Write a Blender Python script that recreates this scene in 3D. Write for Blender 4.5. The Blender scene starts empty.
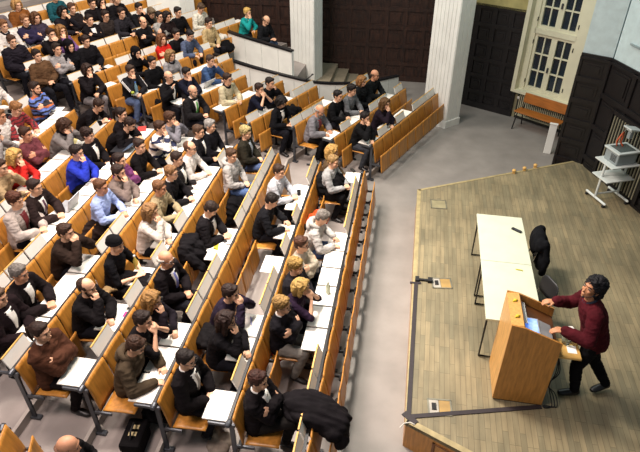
import bpy, math, random
from mathutils import Vector, Matrix, noise, Euler
V = Vector
C = bpy.context.scene.collection
rnd = random.Random(7)
# ------------------------------------------------------------------ camera model (metres, stage top is z = 0)
H = 5.6; FZ = -.45
FPX = 559.; TH = math.atan(391/559.); YAW = math.atan(123/(FPX/math.cos(TH)))
_c, _s = math.cos(YAW), math.sin(YAW)
RR = V((_c, _s, 0)); FF = V((-_s*math.cos(TH), _c*math.cos(TH), -math.sin(TH))); UU = RR.cross(FF)
def at(u, v, z):
    d = FF*FPX+RR*(u-320)-UU*(v-226)
    return V((0, 0, H))+d*((z-H)/d.z)
def proj(p):
    q = V(p)-V((0, 0, H)); w = q.dot(FF)
    if w <= .1: return (-999, -999)
    return 320+FPX*q.dot(RR)/w, 226-FPX*q.dot(UU)/w
cam = bpy.data.cameras.new('camera'); camo = bpy.data.objects.new('camera', cam); C.objects.link(camo)
camo.location = (0, 0, H); camo.rotation_euler = (math.pi/2-TH, 0, YAW)
cam.sensor_width = 36; cam.lens = FPX/640*36; cam.clip_end = 100
bpy.context.scene.camera = camo
# ------------------------------------------------------------------ materials
def srgb(h):
    if isinstance(h, str):
        h = [int(h[i:i+2], 16)/255 for i in (0, 2, 4)]
    return tuple(((c/12.92) if c <= .04045 else ((c+.055)/1.055)**2.4) for c in h)+(1.,)
MATS = {}
def mat(name, col, rough=.6, var=.12, scale=6., bump=0., bscale=40., metal=0., spec=.5, kind=None, col2=None, stretch=(1, 1, 1), **kw):
    key = (name, col, kind)
    if key in MATS: return MATS[key]
    m = bpy.data.materials.new(name); m.use_nodes = True; nt = m.node_tree; N = nt.nodes; L = nt.links
    b = N['Principled BSDF']; b.inputs['Roughness'].default_value = rough; b.inputs['Metallic'].default_value = metal
    b.inputs['Specular IOR Level'].default_value = spec
    tc = N.new('ShaderNodeTexCoord'); mp = N.new('ShaderNodeMapping'); mp.inputs['Scale'].default_value = stretch
    L.new(tc.outputs['Object'], mp.inputs['Vector'])
    no = N.new('ShaderNodeTexNoise'); no.inputs['Scale'].default_value = scale; no.inputs['Detail'].default_value = 5
    L.new(mp.outputs['Vector'], no.inputs['Vector'])
    c = srgb(col); c2 = srgb(col2) if col2 else tuple(x*(1-var*2) for x in c[:3])+(1,)
    r = N.new('ShaderNodeValToRGB'); r.color_ramp.elements[0].color = c2; r.color_ramp.elements[1].color = c if col2 else tuple(min(1, x*(1+var)) for x in c[:3])+(1,)
    r.color_ramp.elements[0].position = .3; r.color_ramp.elements[1].position = .7
    out = r.outputs['Color']; L.new(no.outputs['Fac'], r.inputs['Fac'])
    if kind == 'stripes':
        sep = N.new('ShaderNodeSeparateXYZ'); L.new(tc.outputs['Object'], sep.inputs[0])
        w = N.new('ShaderNodeMath'); w.operation = 'MULTIPLY'; w.inputs[1].default_value = kw.get('freq', 9)
        nn = N.new('ShaderNodeMath'); nn.operation = 'MULTIPLY_ADD'; nn.inputs[1].default_value = .12
        L.new(no.outputs['Fac'], nn.inputs[0]); L.new(sep.outputs['Z'], nn.inputs[2])
        L.new(nn.outputs[0], w.inputs[0]); fr = N.new('ShaderNodeMath'); fr.operation = 'FRACT'; L.new(w.outputs[0], fr.inputs[0])
        r2 = N.new('ShaderNodeValToRGB'); r2.color_ramp.interpolation = 'CONSTANT'
        cols = kw['cols']; el = r2.color_ramp.elements
        el[0].color = srgb(cols[0]); el[1].position = 1/len(cols); el[1].color = srgb(cols[1])
        for i, cc in enumerate(cols[2:]):
            e = el.new((i+2)/len(cols)); e.color = srgb(cc)
        L.new(fr.outputs[0], r2.inputs['Fac']); out = r2.outputs['Color']
    if kind == 'planks':
        br = N.new('ShaderNodeTexBrick'); mp2 = N.new('ShaderNodeMapping'); mp2.inputs['Rotation'].default_value = (0, 0, math.pi/2)
        L.new(tc.outputs['Object'], mp2.inputs['Vector']); L.new(mp2.outputs['Vector'], br.inputs['Vector'])
        br.inputs['Color1'].default_value = srgb(kw['c1']); br.inputs['Color2'].default_value = srgb(kw['c2']); br.inputs['Mortar'].default_value = srgb(kw['c3'])
        br.inputs['Scale'].default_value = 1; br.inputs['Brick Width'].default_value = .45; br.inputs['Row Height'].default_value = .065
        br.inputs['Mortar Size'].default_value = .0025; br.inputs['Bias'].default_value = 0.; br.offset = .37; br.offset_frequency = 3
        n2 = N.new('ShaderNodeTexNoise'); n2.inputs['Scale'].default_value = 1.1; n2.inputs['Detail'].default_value = 6
        L.new(tc.outputs['Object'], n2.inputs['Vector'])
        mx = N.new('ShaderNodeMix'); mx.data_type = 'RGBA'; mx.blend_type = 'MULTIPLY'; mx.inputs[0].default_value = .7
        rr = N.new('ShaderNodeValToRGB'); rr.color_ramp.elements[0].color = (.62, .62, .60, 1); rr.color_ramp.elements[1].color = (1.15, 1.12, 1.05, 1)
        rr.color_ramp.elements[0].position = .35; rr.color_ramp.elements[1].position = .65
        L.new(n2.outputs['Fac'], rr.inputs['Fac']); L.new(br.outputs['Color'], mx.inputs[6]); L.new(rr.outputs['Color'], mx.inputs[7])
        n3 = N.new('ShaderNodeTexNoise'); n3.inputs['Scale'].default_value = 14; n3.inputs['Detail'].default_value = 4
        mp3 = N.new('ShaderNodeMapping'); mp3.inputs['Scale'].default_value = (1, .12, 1); L.new(tc.outputs['Object'], mp3.inputs['Vector']); L.new(mp3.outputs['Vector'], n3.inputs['Vector'])
        mx2 = N.new('ShaderNodeMix'); mx2.data_type = 'RGBA'; mx2.blend_type = 'MULTIPLY'; mx2.inputs[0].default_value = .6
        r3 = N.new('ShaderNodeValToRGB'); r3.color_ramp.elements[0].color = (.6, .6, .6, 1); r3.color_ramp.elements[1].color = (1.2, 1.2, 1.2, 1)
        r3.color_ramp.elements[0].position = .3; r3.color_ramp.elements[1].position = .7
        L.new(n3.outputs['Fac'], r3.inputs['Fac']); L.new(mx.outputs[2], mx2.inputs[6]); L.new(r3.outputs['Color'], mx2.inputs[7]); out = mx2.outputs[2]
    L.new(out, b.inputs['Base Color'])
    if bump:
        nb = N.new('ShaderNodeTexNoise'); nb.inputs['Scale'].default_value = bscale; nb.inputs['Detail'].default_value = 3
        L.new(mp.outputs['Vector'], nb.inputs['Vector'])
        bu = N.new('ShaderNodeBump'); bu.inputs['Strength'].default_value = bump; bu.inputs['Distance'].default_value = .01
        L.new(nb.outputs['Fac'], bu.inputs['Height']); L.new(bu.outputs['Normal'], b.inputs['Normal'])
    if kw.get('emit'):
        b.inputs['Emission Color'].default_value = srgb(kw['emit']); b.inputs['Emission Strength'].default_value = kw.get('es', 1)
    if kw.get('trans'):
        b.inputs['Transmission Weight'].default_value = kw['trans']; b.inputs['IOR'].default_value = 1.3
    MATS[key] = m
    return m
def cloth(c, rough=.9):
    if max(int(c[i:i+2], 16) for i in (0, 2, 4)) < 64: c = ''.join('%02x' % int(int(c[i:i+2], 16)*.72) for i in (0, 2, 4))
    return mat('fabric', c, rough, .18, 9, .35, 60, spec=.12)
def skin(c): return mat('skin', c, .5, .06, 14, .1, 90, spec=.4)
def hairm(c): return mat('hair', c, .6, .25, 40, .6, 120, spec=.25)
wood_v = mat('honey_veneer', 'bd8136', .38, .16, 3.5, stretch=(6, 6, .8), spec=.5)
wood_e = mat('pale_edge_wood', 'd9ad62', .5, .1, 8)
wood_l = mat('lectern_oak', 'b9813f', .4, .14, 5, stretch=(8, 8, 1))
wood_l_lit = mat('lectern_oak_lit', 'cf9d58', .4, .12, 5, stretch=(8, 8, 1))  # lit copy of the lectern oak: brightness of the lit faces put into the colour
dark_w = mat('dark_oak', '3a2218', .5, .25, 5, .2, 30, stretch=(4, 4, 1), col2='170d0a')
dark_w2 = mat('black_oak', '151214', .45, .2, 5, .2, 30, stretch=(4, 4, 1), col2='0b0a0c')
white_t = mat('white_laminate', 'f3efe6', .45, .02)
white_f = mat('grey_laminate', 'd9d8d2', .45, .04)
table_w = mat('table_laminate', 'c6ccb6', .4, .03)
white_p = mat('white_paint', 'e8eae4', .6, .04, 3, .05, 20)
cream_p = mat('cream_paint', 'd9d6bb', .6, .04, 3)
wall_w = mat('pale_plaster', 'c3d6d8', .8, .05, 8, .15, 60)
wall_y = mat('yellow_plaster', 'a9a06a', .8, .08, 6)
black_m = mat('black_metal', '17161a', .45, .05, metal=.2)
grey_m = mat('grey_metal', '4d5056', .4, .05, metal=.6)
chrome = mat('chrome', 'c8ccd0', .25, .03, metal=1.)
black_r = mat('black_rubber', '141416', .7, .05)
floor_m = mat('grey_linoleum', '8a8580', .55, .08, 2.2, .08, 70, spec=.35)
tier_m = mat('tier_linoleum', '9c938e', .55, .1, 2.2, .08, 70, spec=.35)
nose_m = mat('step_nosing', 'b3aaa2', .5, .05)
stage_m = mat('stage_planks', '9a9076', .45, kind='planks', c1='92866a', c2='7f7861', c3='665f4c', spec=.4)
paper_m = mat('paper', 'f6f4ee', .8, .02)
# ------------------------------------------------------------------ mesh helpers
class MB:
    def __init__(s): s.v = []; s.f = []
    def add(s, vs, fs):
        o = len(s.v); s.v += [tuple(p) for p in vs]; s.f += [tuple(i+o for i in f) for f in fs]; return s
    def box(s, c, d, M=None, R=None):
        c = V(c); vs = []
        for sx in (-.5, .5):
            for sy in (-.5, .5):
                for sz in (-.5, .5):
                    p = V((d[0]*sx, d[1]*sy, d[2]*sz))
                    if R is not None: p = R @ p
                    p = p+c
                    if M is not None: p = M @ p
                    vs.append(p)
        return s.add(vs, [(0, 1, 3, 2), (4, 6, 7, 5), (0, 4, 5, 1), (2, 3, 7, 6), (0, 2, 6, 4), (1, 5, 7, 3)])
    def prism(s, pts, z0, z1):
        n = len(pts); a = sum(pts[i][0]*pts[(i+1) % n][1]-pts[(i+1) % n][0]*pts[i][1] for i in range(n))
        if a < 0: pts = pts[::-1]
        zf0 = z0 if callable(z0) else (lambda p: z0); zf1 = z1 if callable(z1) else (lambda p: z1)
        vs = [(p[0], p[1], zf0(p)) for p in pts]+[(p[0], p[1], zf1(p)) for p in pts]
        fs = [tuple(range(n-1, -1, -1)), tuple(range(n, 2*n))]+[(i, (i+1) % n, n+(i+1) % n, n+i) for i in range(n)]
        return s.add(vs, fs)
    def ell(s, c, r, R=None, nu=14, nv=9):
        c = V(c); vs = [c+(R @ V((0, 0, -r[2])) if R is not None else V((0, 0, -r[2])))]; fs = []
        for j in range(1, nv):
            ph = -math.pi/2+math.pi*j/nv
            for i in range(nu):
                a = 2*math.pi*i/nu
                p = V((r[0]*math.cos(ph)*math.cos(a), r[1]*math.cos(ph)*math.sin(a), r[2]*math.sin(ph)))
                if R is not None: p = R @ p
                vs.append(c+p)
        vs.append(c+(R @ V((0, 0, r[2])) if R is not None else V((0, 0, r[2]))))
        for i in range(nu): fs.append((0, 1+(i+1) % nu, 1+i))
        for j in range(nv-2):
            for i in range(nu):
                a = 1+j*nu+i; b = 1+j*nu+(i+1) % nu
                fs.append((a, b, b+nu, a+nu))
        t = len(vs)-1; o = 1+(nv-2)*nu
        for i in range(nu): fs.append((o+i, o+(i+1) % nu, t))
        return s.add(vs, fs)
    def tube(s, pts, rs, seg=10, cap=True):
        pts = [V(p) for p in pts]
        if not hasattr(rs, '__len__'): rs = [rs]*len(pts)
        P = []; Q = []
        if cap:   # round ends
            d0 = (pts[0]-pts[1]).normalized(); d1 = (pts[-1]-pts[-2]).normalized()
            P = [pts[0]+d0*rs[0]*.95, pts[0]+d0*rs[0]*.7]; Q = [rs[0]*.25, rs[0]*.72]
            P += pts; Q += list(rs); P += [pts[-1]+d1*rs[-1]*.7, pts[-1]+d1*rs[-1]*.95]; Q += [rs[-1]*.72, rs[-1]*.25]
        else: P = pts; Q = list(rs)
        secs = []; up = None
        for i, p in enumerate(P):
            d = (P[min(i+1, len(P)-1)]-P[max(i-1, 0)]).normalized()
            if up is None:
                up = V((0, 0, 1)) if abs(d.z) < .9 else V((1, 0, 0))
            a = (up-d*up.dot(d)).normalized(); b = d.cross(a); up = a
            secs.append((p, a*Q[i], b*Q[i]))
        return s.loft(secs, seg)
    def loft(s, secs, seg=16):
        n = len(secs); vs = []
        for c, a, b in secs:
            for i in range(seg):
                t = 2*math.pi*i/seg; vs.append(V(c)+V(a)*math.cos(t)+V(b)*math.sin(t))
        fs = [(j*seg+i, j*seg+(i+1) % seg, (j+1)*seg+(i+1) % seg, (j+1)*seg+i) for j in range(n-1) for i in range(seg)]
        fs += [tuple(range(seg-1, -1, -1)), tuple((n-1)*seg+i for i in range(seg))]
        return s.add(vs, fs)
    def mesh(s, name, m=None, smooth=False):
        me = bpy.data.meshes.new(name); me.from_pydata(s.v, [], s.f); me.validate()
        if m: me.materials.append(m)
        if smooth:
            for p in me.polygons: p.use_smooth = True
        return me
    def obj(s, name, m, parent=None, smooth=False, bevel=0, loc=None):
        if loc is not None:
            loc = V(loc); s.v = [tuple(V(p)-loc) for p in s.v]
        o = link(name, s.mesh(name, m, smooth), parent)
        if loc is not None: o.location = loc
        if bevel:
            b = o.modifiers.new('bevel', 'BEVEL'); b.width = bevel; b.segments = 2; b.limit_method = 'ANGLE'
        return o
def link(name, me, parent=None):
    o = bpy.data.objects.new(name, me); C.objects.link(o)
    if parent: o.parent = parent
    return o
def tag(o, label=None, cat=None, group=None, kind=None):
    if label: o['label'] = label
    if cat: o['category'] = cat
    if group: o['group'] = group
    if kind: o['kind'] = kind
    return o
def empty(name, loc, rz=0, label=None, cat=None, group=None):
    o = bpy.data.objects.new(name, None); C.objects.link(o); o.location = loc; o.rotation_euler = (0, 0, rz)
    o.empty_display_size = .1
    return tag(o, label, cat, group)
def struct(mb, name, m, **kw): return tag(mb.obj(name, m, **kw), kind='structure')
def remesh(mb, name, vox, smooth=2, wr=0., wscale=9., an=(1, 1, 1.9), seed=0.):
    me = mb.mesh('tmp'); o = bpy.data.objects.new('tmp', me); C.objects.link(o)
    r = o.modifiers.new('r', 'REMESH'); r.mode = 'VOXEL'; r.voxel_size = vox
    if smooth:
        sm = o.modifiers.new('s', 'SMOOTH'); sm.iterations = smooth; sm.factor = .5
    dg = bpy.context.evaluated_depsgraph_get(); dg.update()
    m2 = bpy.data.meshes.new_from_object(o.evaluated_get(dg)); m2.name = name
    bpy.data.objects.remove(o); bpy.data.meshes.remove(me)
    if wr:
        ns = [v.normal.copy() for v in m2.vertices]
        for v, n in zip(m2.vertices, ns):
            p = V(v.co)*wscale+V((seed, seed*.7, 0)); q = V((p.x*an[0], p.y*an[1], p.z*an[2]))
            w = 1-2*abs(noise.noise(q)); v.co += n*wr*(w-.3+.5*noise.noise(q*2.7))
    for p in m2.polygons: p.use_smooth = True
    return m2
def put(name, me, m, parent=None):
    """object using a shared mesh with its own material"""
    if not me.materials: me.materials.append(None)
    o = link(name, me, parent); o.material_slots[0].link = 'OBJECT'; o.material_slots[0].material = m
    return o
edge_m = mat('stage_edge_wood', 'a3946c', .5, .12, 10)
PSC = .98
# ------------------------------------------------------------------ people
def rot(yaw, pitch=0, roll=0):   # head frame, x forward, y left, z up; pitch > 0 looks down
    return (Matrix.Rotation(math.radians(yaw), 3, 'Z') @ Matrix.Rotation(math.radians(pitch), 3, 'Y') @ Matrix.Rotation(math.radians(roll), 3, 'X'))
def ik(a, b, l1, l2, pole):
    a = V(a); b = V(b); d = b-a; L = d.length
    if L > (l1+l2)*.995: b = a+d*((l1+l2)*.995/L); d = b-a; L = d.length
    if L < abs(l1-l2)+.02: L = abs(l1-l2)+.02
    x = (l1*l1-l2*l2+L*L)/(2*L); h = math.sqrt(max(l1*l1-x*x, 0)); u = d.normalized(); p = V(pole); p = (p-u*p.dot(u)).normalized()
    return a+u*x+p*h, b
def sk(lean=5, hp=0, hy=0, hr=0, wr=None, pole=None, hd=None, hn=None, curl=.5, knee=None, ank=None, pel=(.20, 0, .53), toe=None, fem=False):
    """seated skeleton, x forward, origin on the floor under the back rest"""
    J = {}; pel = V(pel); A = Matrix.Rotation(math.radians(lean), 3, 'Y')
    J['pel'] = pel; J['lean'] = A
    J['waist'] = pel+Matrix.Rotation(math.radians(lean*.6), 3, 'Y') @ V((0, 0, .18))
    J['chest'] = pel+A @ V((0, 0, .36)); J['shl'] = pel+A @ V((0, 0, .47)); J['neck'] = pel+A @ V((0, 0, .53))
    hd_dir = Matrix.Rotation(math.radians(lean*.8+hp*.25), 3, 'Y') @ V((0, 0, 1))
    J['head'] = J['neck']+hd_dir*.155+V((.02, 0, 0)); J['hM'] = rot(hy, hp, hr)
    w = .17 if not fem else .155; J['w'] = w
    J['sh'] = [pel+A @ V((0, s*w, .465)) for s in (1, -1)]
    wr = wr or [(.45, .05, .68), (.45, -.05, .68)]; pole = pole or [(-.4, 1, -.6), (-.4, -1, -.6)]
    J['el'] = []; J['wr'] = []
    for i in (0, 1):
        e, t = ik(J['sh'][i], wr[i], .285, .25, pole[i]); J['el'].append(e); J['wr'].append(t)
    J['hd'] = hd or [None, None]; J['hn'] = hn or [None, None]; J['curl'] = curl
    J['hip'] = [pel+V((.02, s*.085, -.02)) for s in (1, -1)]
    J['kn'] = [V(k) for k in (knee or [(.62, .12, .56), (.62, -.12, .56)])]
    J['an'] = [V(k) for k in (ank or [(.60, .11, .10), (.60, -.11, .10)])]
    J['toe'] = toe or [V((1, .1, 0)), V((1, -.1, 0))]
    J['side'] = V((0, 1, 0)); J['fem'] = fem
    return J
def hand(mb, w, d, n, s, curl=.5):
    """w wrist, d finger direction, n back-of-hand normal, s +1 left hand"""
    d = d.normalized(); n = (n-d*n.dot(d)).normalized(); l = n.cross(d)*s  # l points to the thumb side for palm down
    l = -l
    mb.loft([(w, n*.02, l*.027), (w+d*.03, n*.016, l*.036), (w+d*.075, n*.013, l*.040), (w+d*.088, n*.010, l*.037)], 12)
    for k, (o, L) in enumerate(((-.030, .062), (-.010, .074), (.010, .078), (.030, .070))):
        a = w+d*.082+l*o; c1 = curl*.7; c2 = curl*1.6
        d1 = (d*math.cos(c1)-n*math.sin(c1)); d2 = (d*math.cos(c2)-n*math.sin(c2))
        m = a+d1*L*.5; mb.tube([a, m, m+d2*L*.5], [.0105, .0095, .008], 8)
    t0 = w+d*.025+l*.028; t1 = t0+(d*.75+l*.7-n*.25).normalized()*.045; t2 = t1+(d*.95+l*.15-n*.35).normalized()*.035
    mb.tube([t0, t1, t2], [.014, .0115, .009], 8)
def torso(mb, J, g=0., hem=0., top=True):
    S = J['side']; A = J['lean']; fem = J['fem']; k = .93 if fem else 1
    F = A @ V((1, 0, 0)) if 'F' not in J else J['F']
    secs = []
    p, w, c, sl, n = J['pel'], J['waist'], J['chest'], J['shl'], J['neck']
    dn = (p-w).normalized()
    secs.append((p+dn*(.05+hem), S*(.15+g)*k, F*(.10+g)))
    secs.append((p, S*(.172+g), F*(.118+g)))
    secs.append((w, S*(.145+g)*k, F*(.105+g)))
    secs.append(((w+c)/2, S*(.158+g)*k, F*(.112+g)))
    secs.append((c, S*(.172+g)*k, F*(.115+g)))
    secs.append((c.lerp(sl, .55), S*(.172+g)*k, F*(.100+g)))
    secs.append((sl.lerp(n, .25), S*(.14+g)*k, F*(.078+g)))
    secs.append((sl.lerp(n, .75), S*(.08+g*.8), F*(.06+g*.6)))
    secs.append((n+(n-sl)*.15, S*(.055+g*.3), F*(.052+g*.3)))
    mb.loft(secs, 20)
    if fem:
        for s in (1, -1): mb.ell(c+S*s*.075+F*.075+(c-w)*.08, (.055+g*.5,)*3)
def arms(mb, J, g=0., upto=1., wristg=0.):
    f = .9 if J['fem'] else 1.
    for i in (0, 1):
        a, e, w = J['sh'][i], J['el'][i], J['wr'][i]
        mb.tube([a+(J['neck']-a)*.25, a, a.lerp(e, .5), e], [.052*f+g, .058*f+g, .047*f+g, .040*f+g], 12)
        if upto > 0:
            e2 = e.lerp(w, upto); mb.tube([e, e.lerp(w, .3*upto), e2], [.041*f+g, .041*f+g, (.041+(.026-.041)*upto)*f+g+wristg], 12)
def legs(mb, J, g=0., foot=False):
    for i in (0, 1):
        h, k, a = J['hip'][i], J['kn'][i], J['an'][i]
        mb.tube([h, h.lerp(k, .5), k], [.088+g, .075+g, .056+g], 14); mb.tube([k, k.lerp(a, .35), a], [.056+g, .054+g, .036+g*1.3], 14)
        if foot:
            t = J['toe'][i].normalized(); mb.tube([a+V((0, 0, -.03)), a+V((0, 0, -.06))+t*.06, a+V((0, 0, -.07))+t*.16], [.036, .035, .026], 10)
def head(mb, J, hs=1.):
    c = J['head']; M = J['hM']
    def E(p, r, nu=16, nv=10): mb.ell(c+M @ (V(p)*hs), [x*hs for x in r], M, nu, nv)
    E((-.012, 0, .032), (.096, .077, .088), 22, 14)
    E((.026, 0, -.03), (.062, .058, .085), 18, 12)
    E((.052, 0, -.098), (.026, .030, .020))
    E((.030, 0, -.075), (.050, .050, .034))
    E((.060, 0, .028), (.034, .052, .014))
    for s in (1, -1):
        E((.056, s*.036, -.028), (.026, .022, .022))
        E((-.008, s*.077, -.012), (.017, .008, .031)); E((-.016, s*.082, .002), (.016, .007, .020))
        E((.082, s*.010, -.046), (.008, .008, .007))
    E((.089, 0, -.022), (.009, .009, .028)); E((.097, 0, -.040), (.014, .011, .010))
    E((.082, 0, -.070), (.010, .024, .006)); E((.080, 0, -.081), (.010, .020, .007))
    mb.tube([J['neck']-V((0, 0, .05)), c+M @ V((-.025, 0, -.06))*hs], [.056, .052] if not J['fem'] else [.047, .043], 12)
def eye_mb(J, s, hs=1., white=False):
    mb = MB(); c = J['head']; M = J['hM']
    if white: return mb.ell(c+M @ (V((.0795, s*.033, .004))*hs), (.006*hs, .015*hs, .0062*hs), M, 10, 6)
    return mb.ell(c+M @ (V((.082, s*.033, .004))*hs), (.006*hs, .013*hs, .006*hs), M, 10, 6)
def brow_mb(J, s, hs=1.):
    mb = MB(); c = J['head']; M = J['hM']
    return mb.tube([c+M @ (V((.087, s*.016, .022))*hs), c+M @ (V((.086, s*.036, .028))*hs), c+M @ (V((.075, s*.052, .022))*hs)], .0045*hs, 6)
def glasses_mb():
    mb = MB()
    for s in (1, -1):
        pts = [V((.103, s*.036+.026*math.cos(a)*s, .002+.019*math.sin(a))) for a in [i*math.pi/5 for i in range(11)]]
        mb.tube(pts, .003, 6)
        mb.tube([(.100, s*.062, .006), (.03, s*.080, .008), (-.01, s*.082, .005)], .003, 6)
    mb.tube([(.105, .011, .004), (.105, -.011, .004)], .003, 6)
    return mb
HAIRC = {}
def hair_mesh(style):
    """in head space"""
    if style in HAIRC: return HAIRC[style]
    mb = MB(); E = lambda p, r: mb.ell(V(p), r, None, 20, 12)
    wr, ws = .006, 28
    if style in ('short', 'neat', 'curly', 'long', 'bob', 'pony', 'medium', 'afro'):
        E((-.022, 0, .050), (.099, .084, .080)); E((-.050, 0, .0), (.062, .077, .075))
        for s in (1, -1): E((-.006, s*.068, .032), (.040, .018, .040))
        E((.045, .012, .092), (.038, .055, .026))
    if style == 'neat': wr = .003
    if style == 'curly':
        wr, ws = .013, 34; E((-.025, 0, .055), (.104, .090, .083)); E((.04, 0, .096), (.042, .06, .03))
    if style == 'afro':
        wr, ws = .018, 30; E((-.038, 0, .052), (.112, .100, .092)); E((-.075, 0, -.03), (.070, .092, .085))
    if style in ('long', 'bob', 'medium'):
        L = {'long': .26, 'bob': .15, 'medium': .10}[style]
        for s in (1, -1):
            mb.tube([(-.01, s*.074, .06), (.005, s*.088, -.02), (-.005, s*.092, -L*.6), (-.0, s*.082, -L)], [.03, .032, .034, .018], 12)
            mb.tube([(-.05, s*.05, .05), (-.08, s*.06, -.03), (-.075, s*.06, -L)], [.05, .05, .03], 12)
            mb.tube([(.03, s*.02, .105), (.065, s*.058, .07), (.045, s*.078, .01)], [.022, .017, .012], 10)
        mb.tube([(-.07, 0, .05), (-.1, 0, -.03), (-.09, 0, -L)], [.06, .055, .035], 12); wr, ws = .008, 22
    if style == 'pony':
        wr = .003; mb.tube([(-.10, 0, .05), (-.15, 0, .02), (-.155, 0, -.08), (-.14, 0, -.16)], [.02, .028, .026, .01], 12)
    if style == 'bald':
        for s in (1, -1):
            mb.tube([(.01, s*.077, .03), (-.04, s*.079, .01), (-.085, s*.045, -.01), (-.105, 0, -.012)], [.010, .022, .028, .03], 10)
        wr = .003
    if style == 'receding':
        E((-.050, 0, .040), (.078, .082, .078)); E((-.055, 0, .0), (.060, .076, .070))
        for s in (1, -1): E((-.006, s*.070, .030), (.034, .014, .036))
        wr = .003
    if style == 'beanie':
        E((-.020, 0, .062), (.106, .090, .088)); mb.tube([V((-.02+.100*math.cos(a), .086*math.sin(a), .040+.012*math.cos(a))) for a in [i*math.pi/8 for i in range(17)]], .016, 8); wr = .002
    if style == 'scarf':
        E((-.03, 0, .045), (.112, .095, .100)); E((-.055, 0, -.04), (.085, .095, .12))
        for s in (1, -1): mb.tube([(.02, s*.06, .1), (.035, s*.082, .0), (.03, s*.06, -.10), (.03, 0, -.15)], [.02, .024, .03, .035], 12)
        mb.loft([(V((-.02, 0, -.12)), V((0, .09, 0)), V((.08, 0, 0))), (V((-.01, 0, -.20)), V((0, .15, 0)), V((.10, 0, 0))), (V((0, 0, -.27)), V((0, .17, 0)), V((.11, 0, 0)))], 18); wr = .006; ws = 14
    me = remesh(mb, 'hair_'+style, .0085, 1, wr, ws); HAIRC[style] = me
    return me
DZ = .718
Lg = dict(
 n=([(.575, .12, .56), (.575, -.12, .56)], [(.43, .12, .10), (.43, -.12, .10)]),
 b=([(.575, .10, .56), (.58, -.13, .56)], [(.36, .10, .10), (.44, -.12, .10)]),
 x=([(.60, .08, .57), (.62, -.02, .66)], [(.50, .08, .10), (.68, .16, .34)]),
 o=([(.62, .17, .54), (.62, -.16, .54)], [(.66, .20, .10), (.66, -.18, .10)]))
def pose(name, hy, fem, lg):
    k, a = Lg[lg]; kw = dict(hy=hy, fem=fem, knee=k, ank=a)
    up = V((0, 0, 1)); dn = -up
    if name == 'cross': return sk(3, 2, wr=[(.41, -.09, .90), (.43, .10, .86)], pole=[(.2, 1, -.7), (.2, -1, -.7)], hd=[V((-.35, -1, .1)), V((-.35, 1, .15))], hn=[V((1, 0, .3)), V((1, 0, .3))], curl=.5, **kw)
    if name == 'lap': return sk(4, 8, wr=[(.47, .07, .68), (.47, -.07, .67)], hd=[V((.7, -1, 0)), V((.7, 1, 0))], **kw)
    if name == 'slouch': return sk(-7, 4, wr=[(.44, .06, .69), (.44, -.08, .69)], hd=[V((.6, -1, 0)), V((.6, 1, 0))], pel=(.27, 0, .52), **kw)
    if name == 'write': return sk(17, 28, wr=[(.60, .13, DZ+.02), (.62, -.12, DZ+.02)], hd=[V((.8, -.8, -.1)), V((1, .3, -.15))], curl=.8, **kw)
    if name == 'desk': return sk(11, 6, wr=[(.58, .08, DZ+.02), (.58, -.08, DZ+.02)], hd=[V((.7, -.9, 0)), V((.7, .9, 0))], **kw)
    if name == 'clasp': return sk(18, 4, wr=[(.565, .045, 1.04), (.565, -.045, 1.04)], pole=[(.5, .7, -1), (.5, -.7, -1)], hd=[V((-.3, -.5, 1)), V((-.3, .5, 1))], hn=[V((1, .6, 0)), V((1, -.6, 0))], curl=1.1, **kw)
    if name == 'chinR': return sk(15, 6, hr=4, wr=[(.60, -.02, DZ+.02), (.525, -.055, 1.03)], pole=[(0, 1, -.4), (.6, -.5, -1)], hd=[V((.6, -1, 0)), V((-.3, .3, 1))], hn=[None, V((1, -.4, 0))], curl=1.0, **kw)
    if name == 'chinL': return sk(15, 6, hr=-4, wr=[(.525, .055, 1.03), (.60, .02, DZ+.02)], pole=[(.6, .5, -1), (0, -1, -.4)], hd=[V((-.3, -.3, 1)), V((.6, 1, 0))], hn=[V((1, .4, 0)), None], curl=1.0, **kw)
    if name == 'forehead': return sk(24, 34, wr=[(.60, .06, 1.0), (.60, -.06, 1.0)], pole=[(.2, .8, -1), (.2, -.8, -1)], hd=[V((-.35, -.1, 1)), V((-.35, .1, 1))], hn=[V((1, .2, 0)), V((1, -.2, 0))], curl=.5, **kw)
    if name == 'bow': return sk(40, 30, wr=[(.66, .12, DZ+.02), (.66, -.10, DZ+.02)], hd=[V((.7, -1, 0)), V((.7, 1, 0))], **kw)
    if name == 'read': return sk(13, 38, wr=[(.53, .08, .72), (.53, -.08, .72)], hd=[V((1, -.5, .1)), V((1, .5, .1))], **kw)
    if name == 'point': return sk(8, 0, wr=[(.58, .12, DZ+.02), (.50, -.14, 1.0)], hd=[V((.7, -.9, 0)), V((.2, .2, 1))], **kw)
    raise KeyError(name)
PC = {}
def body_mesh(J, key, vox=.0085, hs=1.):
    if key in PC: return PC[key]
    mb = MB(); torso(mb, J, -.012); arms(mb, J, -.006); legs(mb, J, -.012, True); head(mb, J, hs)
    for i in (0, 1):
        d = J['hd'][i] or (J['wr'][i]-J['el'][i]); n = J['hn'][i] or V((0, 0, 1)); hand(mb, J['wr'][i], V(d), V(n), 1 if i == 0 else -1, J['curl'])
    PC[key] = remesh(mb, 'body', vox, 1); return PC[key]
def top_mesh(J, key, typ, vox=.013):
    if key in PC: return PC[key]
    mb = MB(); g = {'sweater': .020, 'jacket': .030, 'tee': .014, 'coat': .040, 'puffer': .046}[typ]
    torso(mb, J, g, .05 if typ in ('jacket', 'coat', 'puffer') else .02)
    arms(mb, J, g, -1 if typ == 'tee' else .93, .006)
    PC[key] = remesh(mb, 'top', vox, 2, .009 if typ != 'puffer' else .014, 11, seed=len(PC)); return PC[key]
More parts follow.
